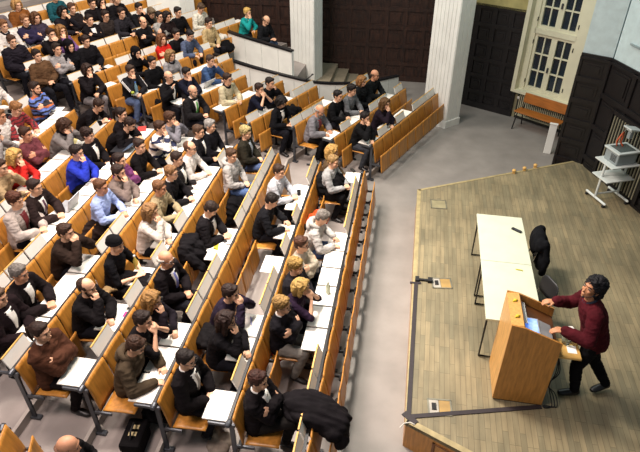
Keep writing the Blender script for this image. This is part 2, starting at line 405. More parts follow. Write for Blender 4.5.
def leg_mesh(J, key, vox=.014):
    if key in PC: return PC[key]
    mb = MB(); legs(mb, J, .014); p = J['pel']; mb.ell(p+V((.01, 0, -.01)), (.125, .178, .10))
    PC[key] = remesh(mb, 'trousers', vox, 2, .008, 10, seed=len(PC)); return PC[key]
def shoe_mesh(J, i, key):
    if key in PC: return PC[key]
    mb = MB(); a = J['an'][i]; t = J['toe'][i].normalized(); s = V((-t.y, t.x, 0)); z = a.z-.10
    b = V((a.x, a.y, z))
    u = V((0, 0, 1))
    mb.loft([(b-t*.075+u*.045, s*.022, u*.03), (b-t*.05+u*.05, s*.038, u*.048), (b+u*.055, s*.040, u*.052), (b+t*.07+u*.042, s*.046, u*.040), (b+t*.14+u*.032, s*.046, u*.031), (b+t*.185+u*.026, s*.026, u*.022)], 14)
    mb.tube([b+u*.06, b+u*.13], [.046, .042], 12)
    PC[key] = remesh(mb, 'shoe', .010, 1); return PC[key]
def front_strip(J, g, w0, w1, t1=.15, th=.006, t0=1.0):
    """shirt front between the lapels / a tie, as a thin curved piece on the chest"""
    A = J['lean']; F = J.get('F') or (A @ V((1, 0, 0))); S = J['side']
    base = J['waist']; top = J['shl'].lerp(J['neck'], .55)
    L = []; n = 9; m = 6
    for k in range(n):
        q = t1+(t0-t1)*k/(n-1); c = base.lerp(J['chest'], min(1, q*1.6)) if q < .62 else J['chest'].lerp(top, (q-.62)/.38)
        dep = .108+.008*min(1, q*1.6)+g if q < .62 else .116+g-(.052)*((q-.62)/.38)**1.3
        w = w0+(w1-w0)*(k/(n-1)); hw = .17+g if q < .7 else .17+g-.09*(q-.7)/.3
        L.append([(c+S*(w*(2*j/m-1))+F*(dep*math.sqrt(max(.05, 1-(w*(2*j/m-1)/hw)**2)))) for j in range(m+1)])
    mb = MB(); vs = [p+F*th for r in L for p in r]+[p-F*.02 for r in L for p in r]; N = n*(m+1); fs = []
    for k in range(n-1):
        for j in range(m):
            a = k*(m+1)+j; fs += [(a, a+1, a+m+2, a+m+1), (N+a, N+a+m+1, N+a+m+2, N+a+1)]
    for k in range(n-1):
        for j in (0, m):
            a = k*(m+1)+j; q = (a, a+m+1, N+a+m+1, N+a); fs.append(q if j == 0 else q[::-1])
    for j in range(m):
        fs.append((j, N+j, N+j+1, j+1)); a = (n-1)*(m+1)+j; fs.append((a, a+1, N+a+1, N+a))
    return mb.add(vs, fs)
def collar_mb(J, r=.058, th=.012, drop=0.):
    mb = MB(); A = J['lean']; S = J['side']; F = J.get('F') or (A @ V((1, 0, 0))); n = J['neck']
    mb.tube([n+S*(r*math.sin(a))+F*(r*math.cos(a))+(A @ V((0, 0, .012-.03*max(0, math.cos(a))-drop))) for a in [i*math.pi/7 for i in range(15)]], th, 8)
    return mb
def hood_mb(J):
    mb = MB(); A = J['lean']; S = J['side']; n = J['neck']; F = J.get('F') or (A @ V((1, 0, 0)))
    mb.tube([n+S*(.115*math.sin(a))+F*(.09*math.cos(a)-.035)+(A @ V((0, 0, .012+.02*abs(math.sin(a))-.05*max(0, math.cos(a))))) for a in [math.pi*.12+i*math.pi*1.76/12 for i in range(13)]], [.02]+[.036]*4+[.048]*3+[.036]*4+[.02], 10)
    mb.ell(n-F*.125+A @ V((0, 0, -.05)), (.055, .12, .09))
    return mb
SK = {'p': 'dcab8b', 'q': 'c99272', 'o': 'b9825e', 'd': '8a5a3e', 'r': 'd99f85'}
def person(J, key, root_loc, rz, label, top='sweater', tc='22232a', hair='short', hc='2a1d16', sc='p', lc='22222a', ex='', name='person', scale=PSC, shoe='1a1718', hs=1.03, vox=.0085, tkey=None, topmat=None):
    pk, hk = key
    b = put(name, body_mesh(J, ('b', key), vox, hs), skin(SK[sc]))
    b.location = root_loc; b.rotation_euler = (0, 0, rz); b.scale = (scale,)*3
    tag(b, label, 'person')
    tn = {'jacket': 'jacket', 'coat': 'coat', 'puffer': 'jacket', 'tee': 'shirt', 'sweater': 'sweater'}[top]
    put(tn, top_mesh(J, ('t', tkey or pk, top), top), topmat or cloth(tc), b)
    put('trousers', leg_mesh(J, ('l', tkey or pk)), cloth(lc), b)
    for i in (0, 1): put('shoe', shoe_mesh(J, i, ('s', tkey or pk, i)), mat('shoe_leather', shoe, .4), b)
    def cached(nm, f, m, smooth=True, k2=None):
        kk = (nm, key if k2 else (tkey or pk), k2)
        if kk not in PC: PC[kk] = f().mesh(nm, None, smooth)
        return put(nm.rsplit('_', 1)[0] if nm[-1].isdigit() else nm, PC[kk], m, b)
    for sd in (1, -1):
        if vox < .007:
            cached('eyeball', lambda: eye_mb(J, sd, hs, True), mat('eye_white', 'cfc4ba', .3), k2='w%d' % sd)
        cached('eye', lambda: eye_mb(J, sd, hs), mat('eye_dark', '2a1c18', .4), k2='e%d' % sd)
        cached('eyebrow', lambda: brow_mb(J, sd, hs), hairm(hc) if hair not in ('beanie', 'scarf') else mat('eye_dark', '2a1c18', .4), k2='b%d' % sd)
    if hair:
        h = put({'beanie': 'knitted_cap', 'scarf': 'headscarf'}.get(hair, 'hair'), hair_mesh(hair), cloth(hc) if hair in ('beanie', 'scarf') else hairm(hc), b)
        M4 = J['hM'].to_4x4(); M4.translation = J['head']; h.matrix_local = M4 @ Matrix.Scale(hs, 4)
    if 'g' in ex:
        if 'glasses' not in PC: PC['glasses'] = glasses_mb().mesh('glasses', None, True)
        h = put('glasses', PC['glasses'], mat('glasses_frame', '151518', .3), b); M4 = J['hM'].to_4x4(); M4.translation = J['head']; h.matrix_local = M4 @ Matrix.Scale(hs, 4)
    if 'b' in ex:
        if 'beard' not in PC:
            mb = MB(); mb.tube([(.0, .062, -.03), (.03, .056, -.085), (.062, .02, -.112), (.062, -.02, -.112), (.03, -.056, -.085), (.0, -.062, -.03)], [.012, .018, .02, .02, .018, .012], 10)
            mb.tube([(.088, .026, -.064), (.094, 0, -.058), (.088, -.026, -.064)], .007, 8); PC['beard'] = remesh(mb, 'beard', .006, 1, .003, 40)
        h = put('beard', PC['beard'], hairm(hc), b); M4 = J['hM'].to_4x4(); M4.translation = J['head']; h.matrix_local = M4 @ Matrix.Scale(hs, 4)
    g = {'sweater': .021, 'jacket': .034, 'tee': .014, 'coat': .044, 'puffer': .05}[top]
    if 's' in ex or 't' in ex or 'm' in ex or 'v' in ex:
        shc = {'s': 'ece9e2', 't': 'ece9e2', 'm': '6b1a20', 'v': '9aa0a8'}[[c for c in ex if c in 'stmv'][0]]
        cached('shirt_front_%d' % ord([c for c in ex if c in 'stmv'][0]), lambda: front_strip(J, g, .012, .062), mat('shirt_cotton', shc, .8))
    if 't' in ex:
        tcx = {'G': '5fae55', 'B': '7a80c8', 'P': '5a3346', 'S': '8a8078', 'D': '23232c'}.get([c for c in ex if c in 'GBPSD'][0])
        cached('tie_%d' % ord([c for c in ex if c in 'GBPSD'][0]), lambda: front_strip(J, g+.008, .026, .016, .2, .006, .95), mat('tie_silk', tcx, .5))
    if 'c' in ex: cached('shirt_collar_1', lambda: collar_mb(J), mat('shirt_cotton', 'e8e5df', .8))
    if 'k' in ex: cached('scarf_1', lambda: collar_mb(J, .07, .03, .01), cloth('24222a'))
    if 'h' in ex: cached('hood_1', lambda: hood_mb(J), topmat or cloth(tc))
    if 'w' in ex:   # bare wrist watch
        pass
    return b
# ------------------------------------------------------------------ rows of seats
SA = .015; CA = math.radians(23); PW = .415
FR = {'B': (V((math.cos(SA), math.sin(SA), 0)), V((-math.sin(SA), math.cos(SA), 0)), SA),
      'C': (V((math.cos(CA), -math.sin(CA), 0)), V((math.sin(CA), math.cos(CA), 0)), -CA)}
ORG = {'B': V((0, 6, 0)), 'C': V((0, 0, 0))}
def nt(sec, p):
    en, et, _ = FR[sec]; q = V((p[0], p[1], 0))-ORG[sec]; return q.dot(en), q.dot(et)+(6 if sec == 'B' else 0)
def wp(sec, n, t, z=0.):
    en, et, _ = FR[sec]; p = ORG[sec]+en*n+et*(t-(6 if sec == 'B' else 0)); return V((p.x, p.y, z))
Bn = [-.76, -1.6, -2.42, -3.22, -4.0, -4.77, -5.64, -6.45, -7.25, -8.05]
Cn = [-4.77, -5.45, -6.32, -7.02, -7.7, -8.45, -9.25, -9.95, -10.58, -11.33, -12.05, -12.6, -13.25, -13.95]
Cz = [.12*k for k in range(9)]+[1.2, 1.38, 1.56, 1.74, 1.92]
ROWS = {}
for k in range(10):
    ROWS['B', k] = dict(c=Bn[k], z=FZ+(.12*k if k < 9 else 1.2), t0=3.47 if k else 2.64, n=14 if k else 16)
def c_t0(k): 
    x = (Cn[k]+(10.42-.03*k)*math.sin(CA))/math.cos(CA); return x*math.sin(CA)+(10.42-.03*k)*math.cos(CA)
CT1 = [12.58, None, 12.0, None, None, None, 10.2, 10.3, 12.45, 11.6, 12.2, 12.0, 12.3]
for k, px in ((1, (408, 88.6)), (3, (324, 87)), (4, (286, 81)), (5, (247, 75))):
    CT1[k] = nt('C', at(px[0], px[1], FZ+Cz[k]+.85))[1]
for k in range(13):
    t0 = c_t0(k); n = int(round((CT1[k]-t0)/PW)); ROWS['C', k] = dict(c=Cn[k], z=FZ+Cz[k], t0=CT1[k]-n*PW, n=n)
print('row counts', {k: v['n'] for k, v in ROWS.items()})
for r in ROWS.values(): r['occ'] = {}; r['tab'] = set()
def seat_idx(r, t): return int(math.floor((t-r['t0'])/PW))
DESKP = {'write', 'desk', 'clasp', 'chinR', 'chinL', 'forehead', 'bow', 'point'}
PLACED = []
def locate(sec, u, v, J, row=None, scale=PSC):
    hx, hz = J['head'].x*scale, J['head'].z*scale; best = None
    for k in range(10 if sec == 'B' else 13):
        if (sec, k) not in ROWS or (row is not None and k != row): continue
        r = ROWS[sec, k]; n, t = nt(sec, at(u, v, r['z']+hz)); d = n-hx-r['c']-.03
        if best is None or abs(d) < abs(best[0]): best = (d, k, n, t)
    return best
def seat_person(u, v, sec, pz, label, row=None, yaw=0, fem=False, lg='n', turn=0, tabs=None, **kw):
    J = pose(pz, yaw, fem, lg)
    d, k, n, t = locate(sec, u, v, J, row)
    r = ROWS[sec, k]; sh = max(-.02, min(.11, d+.03)); bn = r['c']+sh
    p = wp(sec, bn, t, r['z'])
    if abs(d+.03-sh) > .15: print('RESID', (u, v), sec, k, round(d+.03-sh, 2), label[:40])
    i = seat_idx(r, t); r['occ'][i] = 1
    if 0 <= i < r['n']: pass
    else: print('OUTSIDE row', (u, v), sec, k, i, r['n'], round(t, 2))
    if (pz in DESKP if tabs is None else tabs) and (sec, k-1) in ROWS:
        f = ROWS[sec, k-1]; f['tab'].add(seat_idx(f, t)); 
    pkey = (pz, fem, lg)
    o = person(J, (pkey, yaw), p, FR[sec][2]+math.radians(turn), label, **kw)
    PLACED.append((o, sec, k, t)); return o
PEOPLE = []
def S(*a, **k): PEOPLE.append((a, k))
# central block, front to back
S(322, 150, 'B', 'lap', 'curly blond person half hidden behind the grey-sweatered listener in the front row', fem=True, tc='5c4a35', hair='bob', hc='b08a4e')
S(325.5, 159, 'B', 'desk', 'listener in light grey sweater with black coat over the knees, nearest the stage', row=1, tc='a2a2a2', hair='short', hc='8f7248', lc='1b1a1d', turn=-12, yaw=-15, tabs=False)
S(308, 216, 'B', 'write', 'grey-haired man in light grey hooded sweatshirt writing beside empty white desks', tc='b2aeaa', hair='short', hc='77706a', lc='3c4a66', ex='h')
S(294, 242, 'B', 'cross', 'man with glasses in beige sweater, arms folded, beside empty front desks', tc='aba08e', hair='short', hc='4a2e20', ex='g', turn=-8)
S(286, 263, 'B', 'lap', 'blond-haired listener in black jacket between beige sweater and purple-black top', tc='27252c', hair='curly', hc='94763f', top='jacket', turn=-10)
S(301, 285, 'B', 'clasp', 'blond woman in purple and black top with bare arms and hands at her face', tc='33203a', hair='medium', hc='a5864c', fem=True, top='tee', turn=-5)
S(279, 303, 'B', 'cross', 'young man with curly blond hair and glasses, black sweater, grey jeans, arms folded', tc='1d1a20', hair='curly', hc='8f7040', ex='gc', lc='7a7670', turn=-8)
S(247, 377, 'B', 'cross', 'man in black suit leaning back with crossed legs at the lower end of second row', row=1, top='jacket', tc='1c171b', hair='short', hc='3a2018', ex='sc', lg='x', lc='2b2625', turn=-6)
S(274, 169, 'B', 'desk', 'man in pale grey shirt with a phone and cup on his desk', tc='b9bbc2', hair='short', hc='352318', yaw=-15, turn=-10)
S(266, 200, 'B', 'write', 'dark-haired man in black sweater writing, directly behind the grey hooded sweatshirt', tc='1a1a1f', hair='short', hc='1d1512')
S(230, 291, 'B', 'clasp', 'man in dark purple sweater with both hands at his mouth', tc='2d2238', hair='short', hc='281813', turn=-5)
S(227, 320, 'B', 'chinR', 'long-haired listener in black with glasses, cheek on hand above a white desk', tc='1d1a1e', hair='long', hc='2a1a15', ex='g', fem=True)
S(183, 357, 'B', 'lap', 'man with glasses in black suit and striped tie at the aisle end of third row', top='jacket', tc='1c171a', hair='neat', hc='1c1311', ex='tSgc', row=2, turn=-6)
S(239, 132, 'B', 'lap', 'man with blond curly hair in dark olive coat and blue jeans', top='jacket', tc='3b372c', hair='curly', hc='a89766', ex='v', lc='53648a', yaw=-15)
S(228, 154, 'B', 'lap', 'man in light grey hooded sweatshirt and blue jeans, hands on knees', tc='a9a5a2', hair='short', hc='4b3423', ex='h', lc='4c628c', yaw=-20, turn=-6)
S(211, 209, 'B', 'read', 'man in black suit bending his head over a yellow-printed paper', top='jacket', tc='201c20', hair='neat', hc='2b1e17', ex='sc', tabs=True)
S(162, 257, 'B', 'lap', 'white-haired balding man with glasses, black suit and blue tie, hands folded', top='jacket', tc='211a1e', hair='bald', hc='b9b2aa', ex='tBgc', sc='q', turn=-8)
S(139, 298, 'B', 'chinR', 'reddish-blond listener with glasses in dark jacket, hand at the mouth', tc='27202a', hair='bob', hc='8f6a3c', ex='g', fem=True, lc='4a4048')
S(141, 320, 'B', 'clasp', 'dark-haired man in black short-sleeved top with bare forearms and clasped hands', top='tee', tc='1a1618', hair='short', hc='241712')
S(136, 345, 'B', 'write', 'man in olive brown hooded coat writing with a blue pen by the aisle', top='jacket', tc='4b3f31', hair='short', hc='3a2519', ex='h', lc='2a2224', scale=.97)
S(211, 125, 'B', 'lap', 'grey-haired man with white collar and black coat at the far end of fifth row', tc='1b1a20', hair='short', hc='8e8a86', ex='c', row=4, turn=-6, tabs=True)
S(195, 131, 'B', 'lap', 'young man in black jacket between grey-haired man and white-shirted man', top='jacket', tc='232026', hair='neat', hc='4a3526', ex='sc', row=4)
S(190, 148, 'B', 'desk', 'balding man with glasses in white shirt behind empty white desks', tc='d3cdc8', hair='receding', hc='54382a', ex='g', row=4)
S(172, 158, 'B', 'lap', 'dark-haired man in dark grey jacket seated next to the white shirt', top='jacket', tc='3a3436', hair='neat', hc='2a1b15', ex='sc', row=4)
S(164, 172, 'B', 'desk', 'fair-haired man with glasses, black sweater over a white collar', tc='1c1a1e', hair='short', hc='7d5a3a', ex='gc', tabs=False)
S(152, 187, 'B', 'desk', 'brown-haired man in khaki sweater leaning his forearms on a desk', tc='9b8c6e', hair='short', hc='6f4c30', sc='q')
S(151, 211, 'B', 'chinR', 'listener with tousled light brown hair and white top, chin on hand', tc='ccc2b9', hair='bob', hc='86633f', fem=True)
S(109, 244, 'B', 'desk', 'man in black knitted cap and black short-sleeved top behind a yellow bottle', top='tee', tc='17161b', hair='beanie', hc='19181d')
S(79, 286, 'B', 'chinR', 'bald bearded man in black jacket holding his chin', top='jacket', tc='1b171a', hair='receding', hc='34231b', ex='b')
S(41, 332, 'B', 'cross', 'man with dark ponytail in brown coat, arms folded, at the aisle end', top='coat', tc='4a2d20', hair='pony', hc='2a1a14', ex='c', row=4, lc='241a1c')
S(164, 118, 'B', 'clasp', 'brown-haired man in grey sleeves with clasped hands behind the striped sweater', tc='75747c', hair='curly', hc='4a3020', row=5)
S(157, 127, 'B', 'chinR', 'man in white and navy wide-striped sweater resting his chin', tc='e2ddd6', hair='short', hc='3c2619', row=5, topmat='navy')
S(131, 145, 'B', 'desk', 'young man in plain black sweater looking down between purple and striped sweaters', tc='191518', hair='neat', hc='2c1c15', yaw=-15)
S(118, 160, 'B', 'cross', 'dark-haired woman in purple cardigan with arms folded', tc='6b3763', hair='pony', hc='241612', fem=True, tabs=True)
S(110, 171, 'B', 'chinR', 'man in grey-brown jacket with stubble, hand over his mouth', tc='7a6c66', hair='short', hc='2f1e17', ex='b', row=5)
S(93, 186, 'B', 'desk', 'man with cropped hair in light blue shirt', tc='9fb1e0', hair='neat', hc='5c3c28', sc='q')
S(66, 232, 'B', 'clasp', 'man in dark brown jacket with fingers clasped at his chin', top='jacket', tc='3a2b24', hair='short', hc='372319')
S(16, 273, 'B', 'desk', 'grey-haired man in dark suit with open white shirt, hands together on desk', top='jacket', tc='241a1d', hair='short', hc='6b6560', ex='s', sc='q')
S(-2, 297, 'B', 'lap', 'person in dark suit and white shirt cut off by the left edge', top='jacket', tc='2a1d20', hair='short', hc='5a4435', ex='s', row=5)
S(122, 114, 'B', 'desk', 'dark-haired woman in black top with red jacket behind her', tc='1f181c', hair='pony', hc='22140f', fem=True, ex='s', row=6)
S(88, 135, 'B', 'lap', 'young man with dark curly hair in black jacket behind a laptop', top='jacket', tc='1d181c', hair='curly', hc='2a1a14', ex='s', tabs=True)
S(77, 152, 'B', 'chinR', 'man in bright royal blue sweater with hand across his mouth', tc='2b3bb4', hair='short', hc='221613')
S(35, 187, 'B', 'desk', 'man in dark brown suit, white shirt and dark tie at an open laptop', top='jacket', tc='3b2c2a', hair='neat', hc='2a1a15', ex='tPc')
S(12, 200, 'B', 'desk', 'man with bushy brown hair in pale grey cardigan over a purple shirt', top='jacket', tc='b2a69f', hair='curly', hc='4f2d1e', ex='m')
S(97, 105, 'B', 'bow', 'dark-haired man in black bending low over his desk', tc='1b171b', hair='short', hc='33221a', row=7)
S(88, 121, 'B', 'bow', 'person in black slumped forward with only dark hair showing', tc='1a1619', hair='short', hc='2b1b14', row=6)
S(65, 125, 'B', 'forehead', 'listener in grey sweater hiding the face in one hand above yellow paper', tc='7b7674', hair='medium', hc='3d2619', row=7, ex='k')
S(26, 134, 'B', 'cross', 'man in maroon shirt with arms folded', tc='6d3a40', hair='neat', hc='3b251a', sc='q', tabs=True)
S(16, 156, 'B', 'chinR', 'blond woman in bright red cardigan', tc='c22a26', hair='bob', hc='c7a05c', fem=True, row=7)
S(9, 168, 'B', 'chinL', 'brown-haired woman in beige knit next to the red cardigan', tc='a9926f', hair='pony', hc='3a2518', fem=True, row=7)
S(33, 88, 'B', 'cross', 'dark-haired man in blue, black and orange striped sweater', tc='4b5c9c', hair='short', hc='2b1c16', ex='b', topmat='blueorange')
S(10, 108, 'B', 'write', 'fair-haired man in dark red striped sweater writing', tc='7a2328', hair='short', hc='8a6038', topmat='redblack')
S(0, 116, 'B', 'desk', 'person in white shirt at the left edge beside the red striped sweater', tc='dcd5ce', hair='short', hc='7a5232', row=8, sc='q')
S(-3, 82, 'B', 'desk', 'person in white sleeves reaching over the desk with a white cup, left edge', tc='dcd5ce', hair='short', hc='5a4030', row=9)
S(-4, 134, 'B', 'forehead', 'person in grey sweater at the left edge behind the maroon shirt', tc='8f8a88', hair='short', hc='503828', row=8)
# angled block, front to back
S(363, 117, 'C', 'chinR', 'man in black sweater writing with hand at his chin, front of angled block', tc='19191c', hair='short', hc='1b1412', lc='383a40')
S(380, 102, 'C', 'chinR', 'long-haired brunette woman with hand in her hair, front of angled block', tc='2b1f2c', hair='long', hc='5c4226', fem=True, yaw=-10)
S(310, 108, 'C', 'write', 'balding older man in grey tweed jacket over a red sweater, writing', top='jacket', tc='77757a', hair='bald', hc='9c958d', ex='mb', sc='q', lc='1b191c')
S(335, 95, 'C', 'desk', 'dark-haired young man in black sweater with white shirt collar', tc='18181b', hair='neat', hc='1b1413', ex='c')
S(352, 90, 'C', 'desk', 'dark-haired man in grey sweater between black sweater and dark coat', tc='6c6d70', hair='curly', hc='1d1614', tabs=False)
S(362, 81, 'C', 'lap', 'woman with light brown hair in black coat beside the bald man', top='coat', tc='1f2024', hair='medium', hc='8a6138', fem=True)
S(375, 75, 'C', 'desk', 'bald man in black leather jacket at the barrier end', top='jacket', tc='1d2022', hair='bald', hc='4a3a2c', sc='q')
S(275, 100, 'C', 'read', 'dark-haired woman in black with booklet beside a black backpack', tc='1a1a1f', hair='medium', hc='17110f', fem=True, ex='s', row=3)
S(256, 88, 'C', 'clasp', 'man in navy top with bare forearms and hands at his mouth', top='tee', tc='1a1e33', hair='short', hc='2c1c15', row=4)
S(270, 83, 'C', 'chinL', 'dark-haired man in black jacket next to the navy top', top='jacket', tc='1c1c22', hair='neat', hc='1d1512', row=4)
S(228, 79, 'C', 'desk', 'man with glasses in cream sweater and grey scarf', tc='c3b898', hair='short', hc='33231b', ex='gk', tkey=None)
S(192.5, 91, 'C', 'desk', 'bald bearded man in dark suit with bright green tie', top='jacket', tc='2a272a', hair='bald', hc='6a5c50', ex='tGcb')
S(187, 73, 'C', 'chinR', 'young man in dark navy sweater leaning over his desk', tc='1e2036', hair='short', hc='1a1311', row=6)
S(208.5, 60, 'C', 'chinL', 'man in steel blue sweater with hand at his face by the white barrier', tc='3b5278', hair='short', hc='40322a', ex='c')
S(169, 77, 'C', 'point', 'balding man with glasses in black suit and white shirt, one hand raised', top='jacket', tc='17151a', hair='bald', hc='4a382c', ex='sgc', row=6)
S(160, 64, 'C', 'lap', 'man in black sweater and white collar behind the black suit', tc='16151a', hair='neat', hc='1d1412', ex='c', row=7, tabs=True)
S(174, 56, 'C', 'lap', 'light brown-haired woman in grey sweater with thick black scarf', tc='8e8c8e', hair='bob', hc='8a6a42', ex='k', fem=True, row=7)
S(162, 39, 'C', 'cross', 'long-haired woman in vivid red sweater', tc='c4271f', hair='long', hc='6b4327', fem=True, row=8)
S(172.6, 33, 'C', 'lap', 'dark-haired man in black right beside the vivid red sweater', tc='18171a', hair='short', hc='1b1310', row=8)
S(190, 35, 'C', 'write', 'dark-haired man in slate blue top bending over his writing', tc='4c566e', hair='neat', hc='1a1414', row=8)
S(205, 22, 'C', 'lap', 'dark-haired man in tan sweater with a pale coat on his lap', tc='b39c72', hair='short', hc='271a15', row=8)
S(201, 8, 'C', 'read', 'brown-haired person in white sweater looking down near the dark panelling', tc='d2cec0', hair='short', hc='4c3a2a', row=9)
S(178, 12, 'C', 'lap', 'dark-haired man in black beside the white sweater, near the dark panelling', tc='17161a', hair='short', hc='1c1411', row=9)
S(170, 17, 'C', 'lap', 'small dark-haired woman in brown-black top before the white pillar', tc='2a1d1e', hair='medium', hc='1b1210', fem=True, row=9)
S(157, 16, 'C', 'cross', 'man with glasses in light grey sweater before the white pillar', tc='9a9893', hair='neat', hc='1b1513', ex='g', row=9)
S(240, 11, 'C', 'chinR', 'short blond-haired woman in turquoise cardigan behind the upper barrier', tc='1f9290', hair='short', hc='c9a45c', fem=True, ex='s', row=8)
S(264, 20, 'C', 'read', 'balding man in black leather jacket and jeans behind the upper barrier', top='jacket', tc='202226', hair='bald', hc='5a4838', lc='37455c', row=7)
S(128, 70, 'C', 'chinR', 'young man in black track jacket with white shoulder stripes and blue jeans', tc='26262c', hair='short', hc='3a2a20', lc='5f7195', row=7)
S(137, 53, 'C', 'chinL', 'person in black with red sleeve beside them, dark hair around the face', tc='1a171b', hair='scarf', hc='161418', row=8)
S(92.5, 71, 'C', 'chinR', 'dark-haired woman in black jacket and grey trousers, face in her hand', top='jacket', tc='221d20', hair='medium', hc='2e1e18', fem=True, lc='8a8586', row=8, tabs=False)
S(39, 56, 'C', 'slouch', 'man in plain brown sweater leaning back with legs stretched out', tc='58402c', hair='short', hc='271a14', lg='o', row=9)
S(57, 49, 'C', 'cross', 'dark-haired man in light grey sweater next to the brown sweater', tc='918d8e', hair='neat', hc='2c1f18', row=9)
S(77, 48, 'C', 'lap', 'person wearing a black headscarf', tc='16141a', hair='scarf', hc='15131a', fem=True, row=9)
S(86, 41, 'C', 'lap', 'dark-haired man in black coat beside the black headscarf', top='jacket', tc='1b181e', hair='short', hc='2c1d16', row=9)
S(12, 41, 'C', 'lap', 'man in quilted dark jacket at the aisle end of upper left rows', top='puffer', tc='2a2530', hair='short', hc='4a3224', row=10)
S(51, 34, 'C', 'clasp', 'brown-haired man in black with clasped hands, upper left', tc='1b171b', hair='short', hc='3a2519', row=10)
S(67, 32, 'C', 'chinR', 'light brown-haired woman in lilac sweater', tc='6d4c7c', hair='long', hc='8a6238', fem=True, row=10)
S(29, 21, 'C', 'cross', 'fair-haired man in dark navy sweater with black scarf', tc='2b2640', hair='short', hc='8a5c38', ex='k', row=11)
S(50, 21, 'C', 'lap', 'brown-haired woman in dark purple-grey jacket', tc='3a3240', hair='bob', hc='5c3e28', fem=True, row=11)
S(5, 26, 'C', 'lap', 'person in white sleeves and black vest at the upper left edge', tc='d9d2cc', hair='short', hc='7a5234', row=11, ex='k')
S(90.5, 20, 'C', 'cross', 'man in black suit jacket and white open shirt, upper rows', top='jacket', tc='1b171b', hair='neat', hc='231814', ex='s', row=10)
S(107, 16, 'C', 'lap', 'man with glasses in dark taupe sweater next to the black suit jacket', tc='3f3532', hair='neat', hc='2a1c16', ex='g', row=10)
S(122.5, 13, 'C', 'desk', 'dark-haired man in charcoal sweater with forearms on the desk', tc='35323a', hair='short', hc='2a1c16', row=10)
S(143, 22, 'C', 'cross', 'broad man with receding hair in black sweater', tc='17151a', hair='receding', hc='3a281e', row=9)
S(75, 9, 'C', 'cross', 'brown-haired man in black-brown sweater, top rows, left of two leaning neighbours', tc='2a2224', hair='short', hc='54382a', row=11)
S(60, 11, 'C', 'chinL', 'black-haired person in dark grey jacket with head on hand, top left', tc='2a2730', hair='medium', hc='17110f', row=11)
S(18, 5, 'C', 'lap', 'blond person in orange-brown jacket at the top left', top='jacket', tc='7a4a22', hair='medium', hc='b58a55', row=12)
S(2, 12, 'C', 'lap', 'person in grey patterned top at the top left corner', tc='6d6468', hair='short', hc='4a3526', row=12)
S(49, -5, 'C', 'desk', 'person in dark teal sweater whose head the top edge cuts off', tc='1d4f58', hair='short', hc='4a3526', row=12)
S(92, 3, 'C', 'lap', 'dark-haired person in black at the top edge left of the black and white outfit', tc='1c171b', hair='short', hc='2a1c16', row=11)
S(101, 2, 'C', 'chinR', 'dark-haired woman in black vest over white blouse at the top edge', top='jacket', tc='1a171b', hair='medium', hc='1f1512', fem=True, ex='s', row=11)
S(112, -3, 'C', 'lap', 'person in white sweater at the top edge', tc='d8d3c8', hair='short', hc='4a3526', row=11)
S(127, 1, 'C', 'desk', 'person in black at the top edge right of the white sweater', tc='19171b', hair='short', hc='2a1c16', row=11)
S(139, 8, 'C', 'chinL', 'dark-haired man in black over white collar with hand at his cheek', tc='1a191e', hair='short', hc='1f1613', ex='c', row=10)
S(150, 13, 'C', 'bow', 'person in fuzzy olive-grey sweater bending forward before the white pillar', tc='6a6558', hair='curly', hc='6b5a44', row=10)
STR = {'navy': dict(cols=['e2ddd6', 'e2ddd6', '252b4a'], freq=5.5), 'blueorange': dict(cols=['5b73b8', '1d1a22', '5b73b8', 'c06a3c', '1d1a22'], freq=5), 'redblack': dict(cols=['8a262c', '8a262c', '3a1a1e'], freq=16)}
for a, k in PEOPLE:
    k = dict(k); k.pop('tkey', None)
    if k.get('topmat'): k['topmat'] = mat('striped_knit_'+k['topmat'], 'aaaaaa', .85, kind='stripes', **STR[k['topmat']])
    u, v, sec, pz, lab = a; seat_person(u, v, sec, pz, lab, **k)
# stripes on the track jacket sleeves are added below (see 'track')
for sec, k, pxs in (('B', 0, [(353, 172), (335, 240), (332, 254), (328, 271), (325, 287), (321, 296), (317, 310), (314, 328)]),
                    ('B', 1, [(301, 188), (297, 200), (284, 229), (271, 260), (251, 322), (247, 340), (222, 394)]),
                    ('B', 2, [(218, 248), (169, 351), (155, 377)]),
                    ('B', 3, [(200, 181), (192, 194), (189, 206), (167, 239), (141, 272), (119, 312), (87, 361)]),
                    ('B', 4, [(180, 140), (152, 172), (143, 183), (125, 209), (89, 259), (62, 291), (53, 303), (39, 318)]),
                    ('B', 5, [(140, 130), (119, 150), (99, 173), (86, 186), (62, 207), (57, 213), (47, 228)]),
                    ('B', 6, [(70, 143), (55, 162)]), ('B', 7, [(52, 117), (60, 110), (40, 127)]),
                    ('B', 8, [(13, 93), (4, 98)]), ('C', 0, [(371, 139), (399, 116)]), ('C', 1, [(332, 134), (354, 114), (388, 97)]), ('C', 2, [(325, 101), (318, 104)]),
                    ('C', 3, [(291, 99), (284, 103), (265, 112)]), ('C', 4, [(210, 110), (223, 105), (235, 100), (245, 95)]),
                    ('C', 5, [(178, 101), (198, 88), (204, 86)]), ('C', 6, [(190, 70), (180, 74), (200, 65)]), ('C', 7, [(138, 92), (215, 42), (205, 46)]),
                    ('C', 8, [(118, 73), (246, 24)])):
    r = ROWS[sec, k]
    for u, v in pxs:
        n, t = nt(sec, at(u, v, r['z']+.79)); i = seat_idx(r, t)
        if 0 <= i < r['n']: r['tab'].add(i)
ROWS['B', 0]['tab'].add(15)
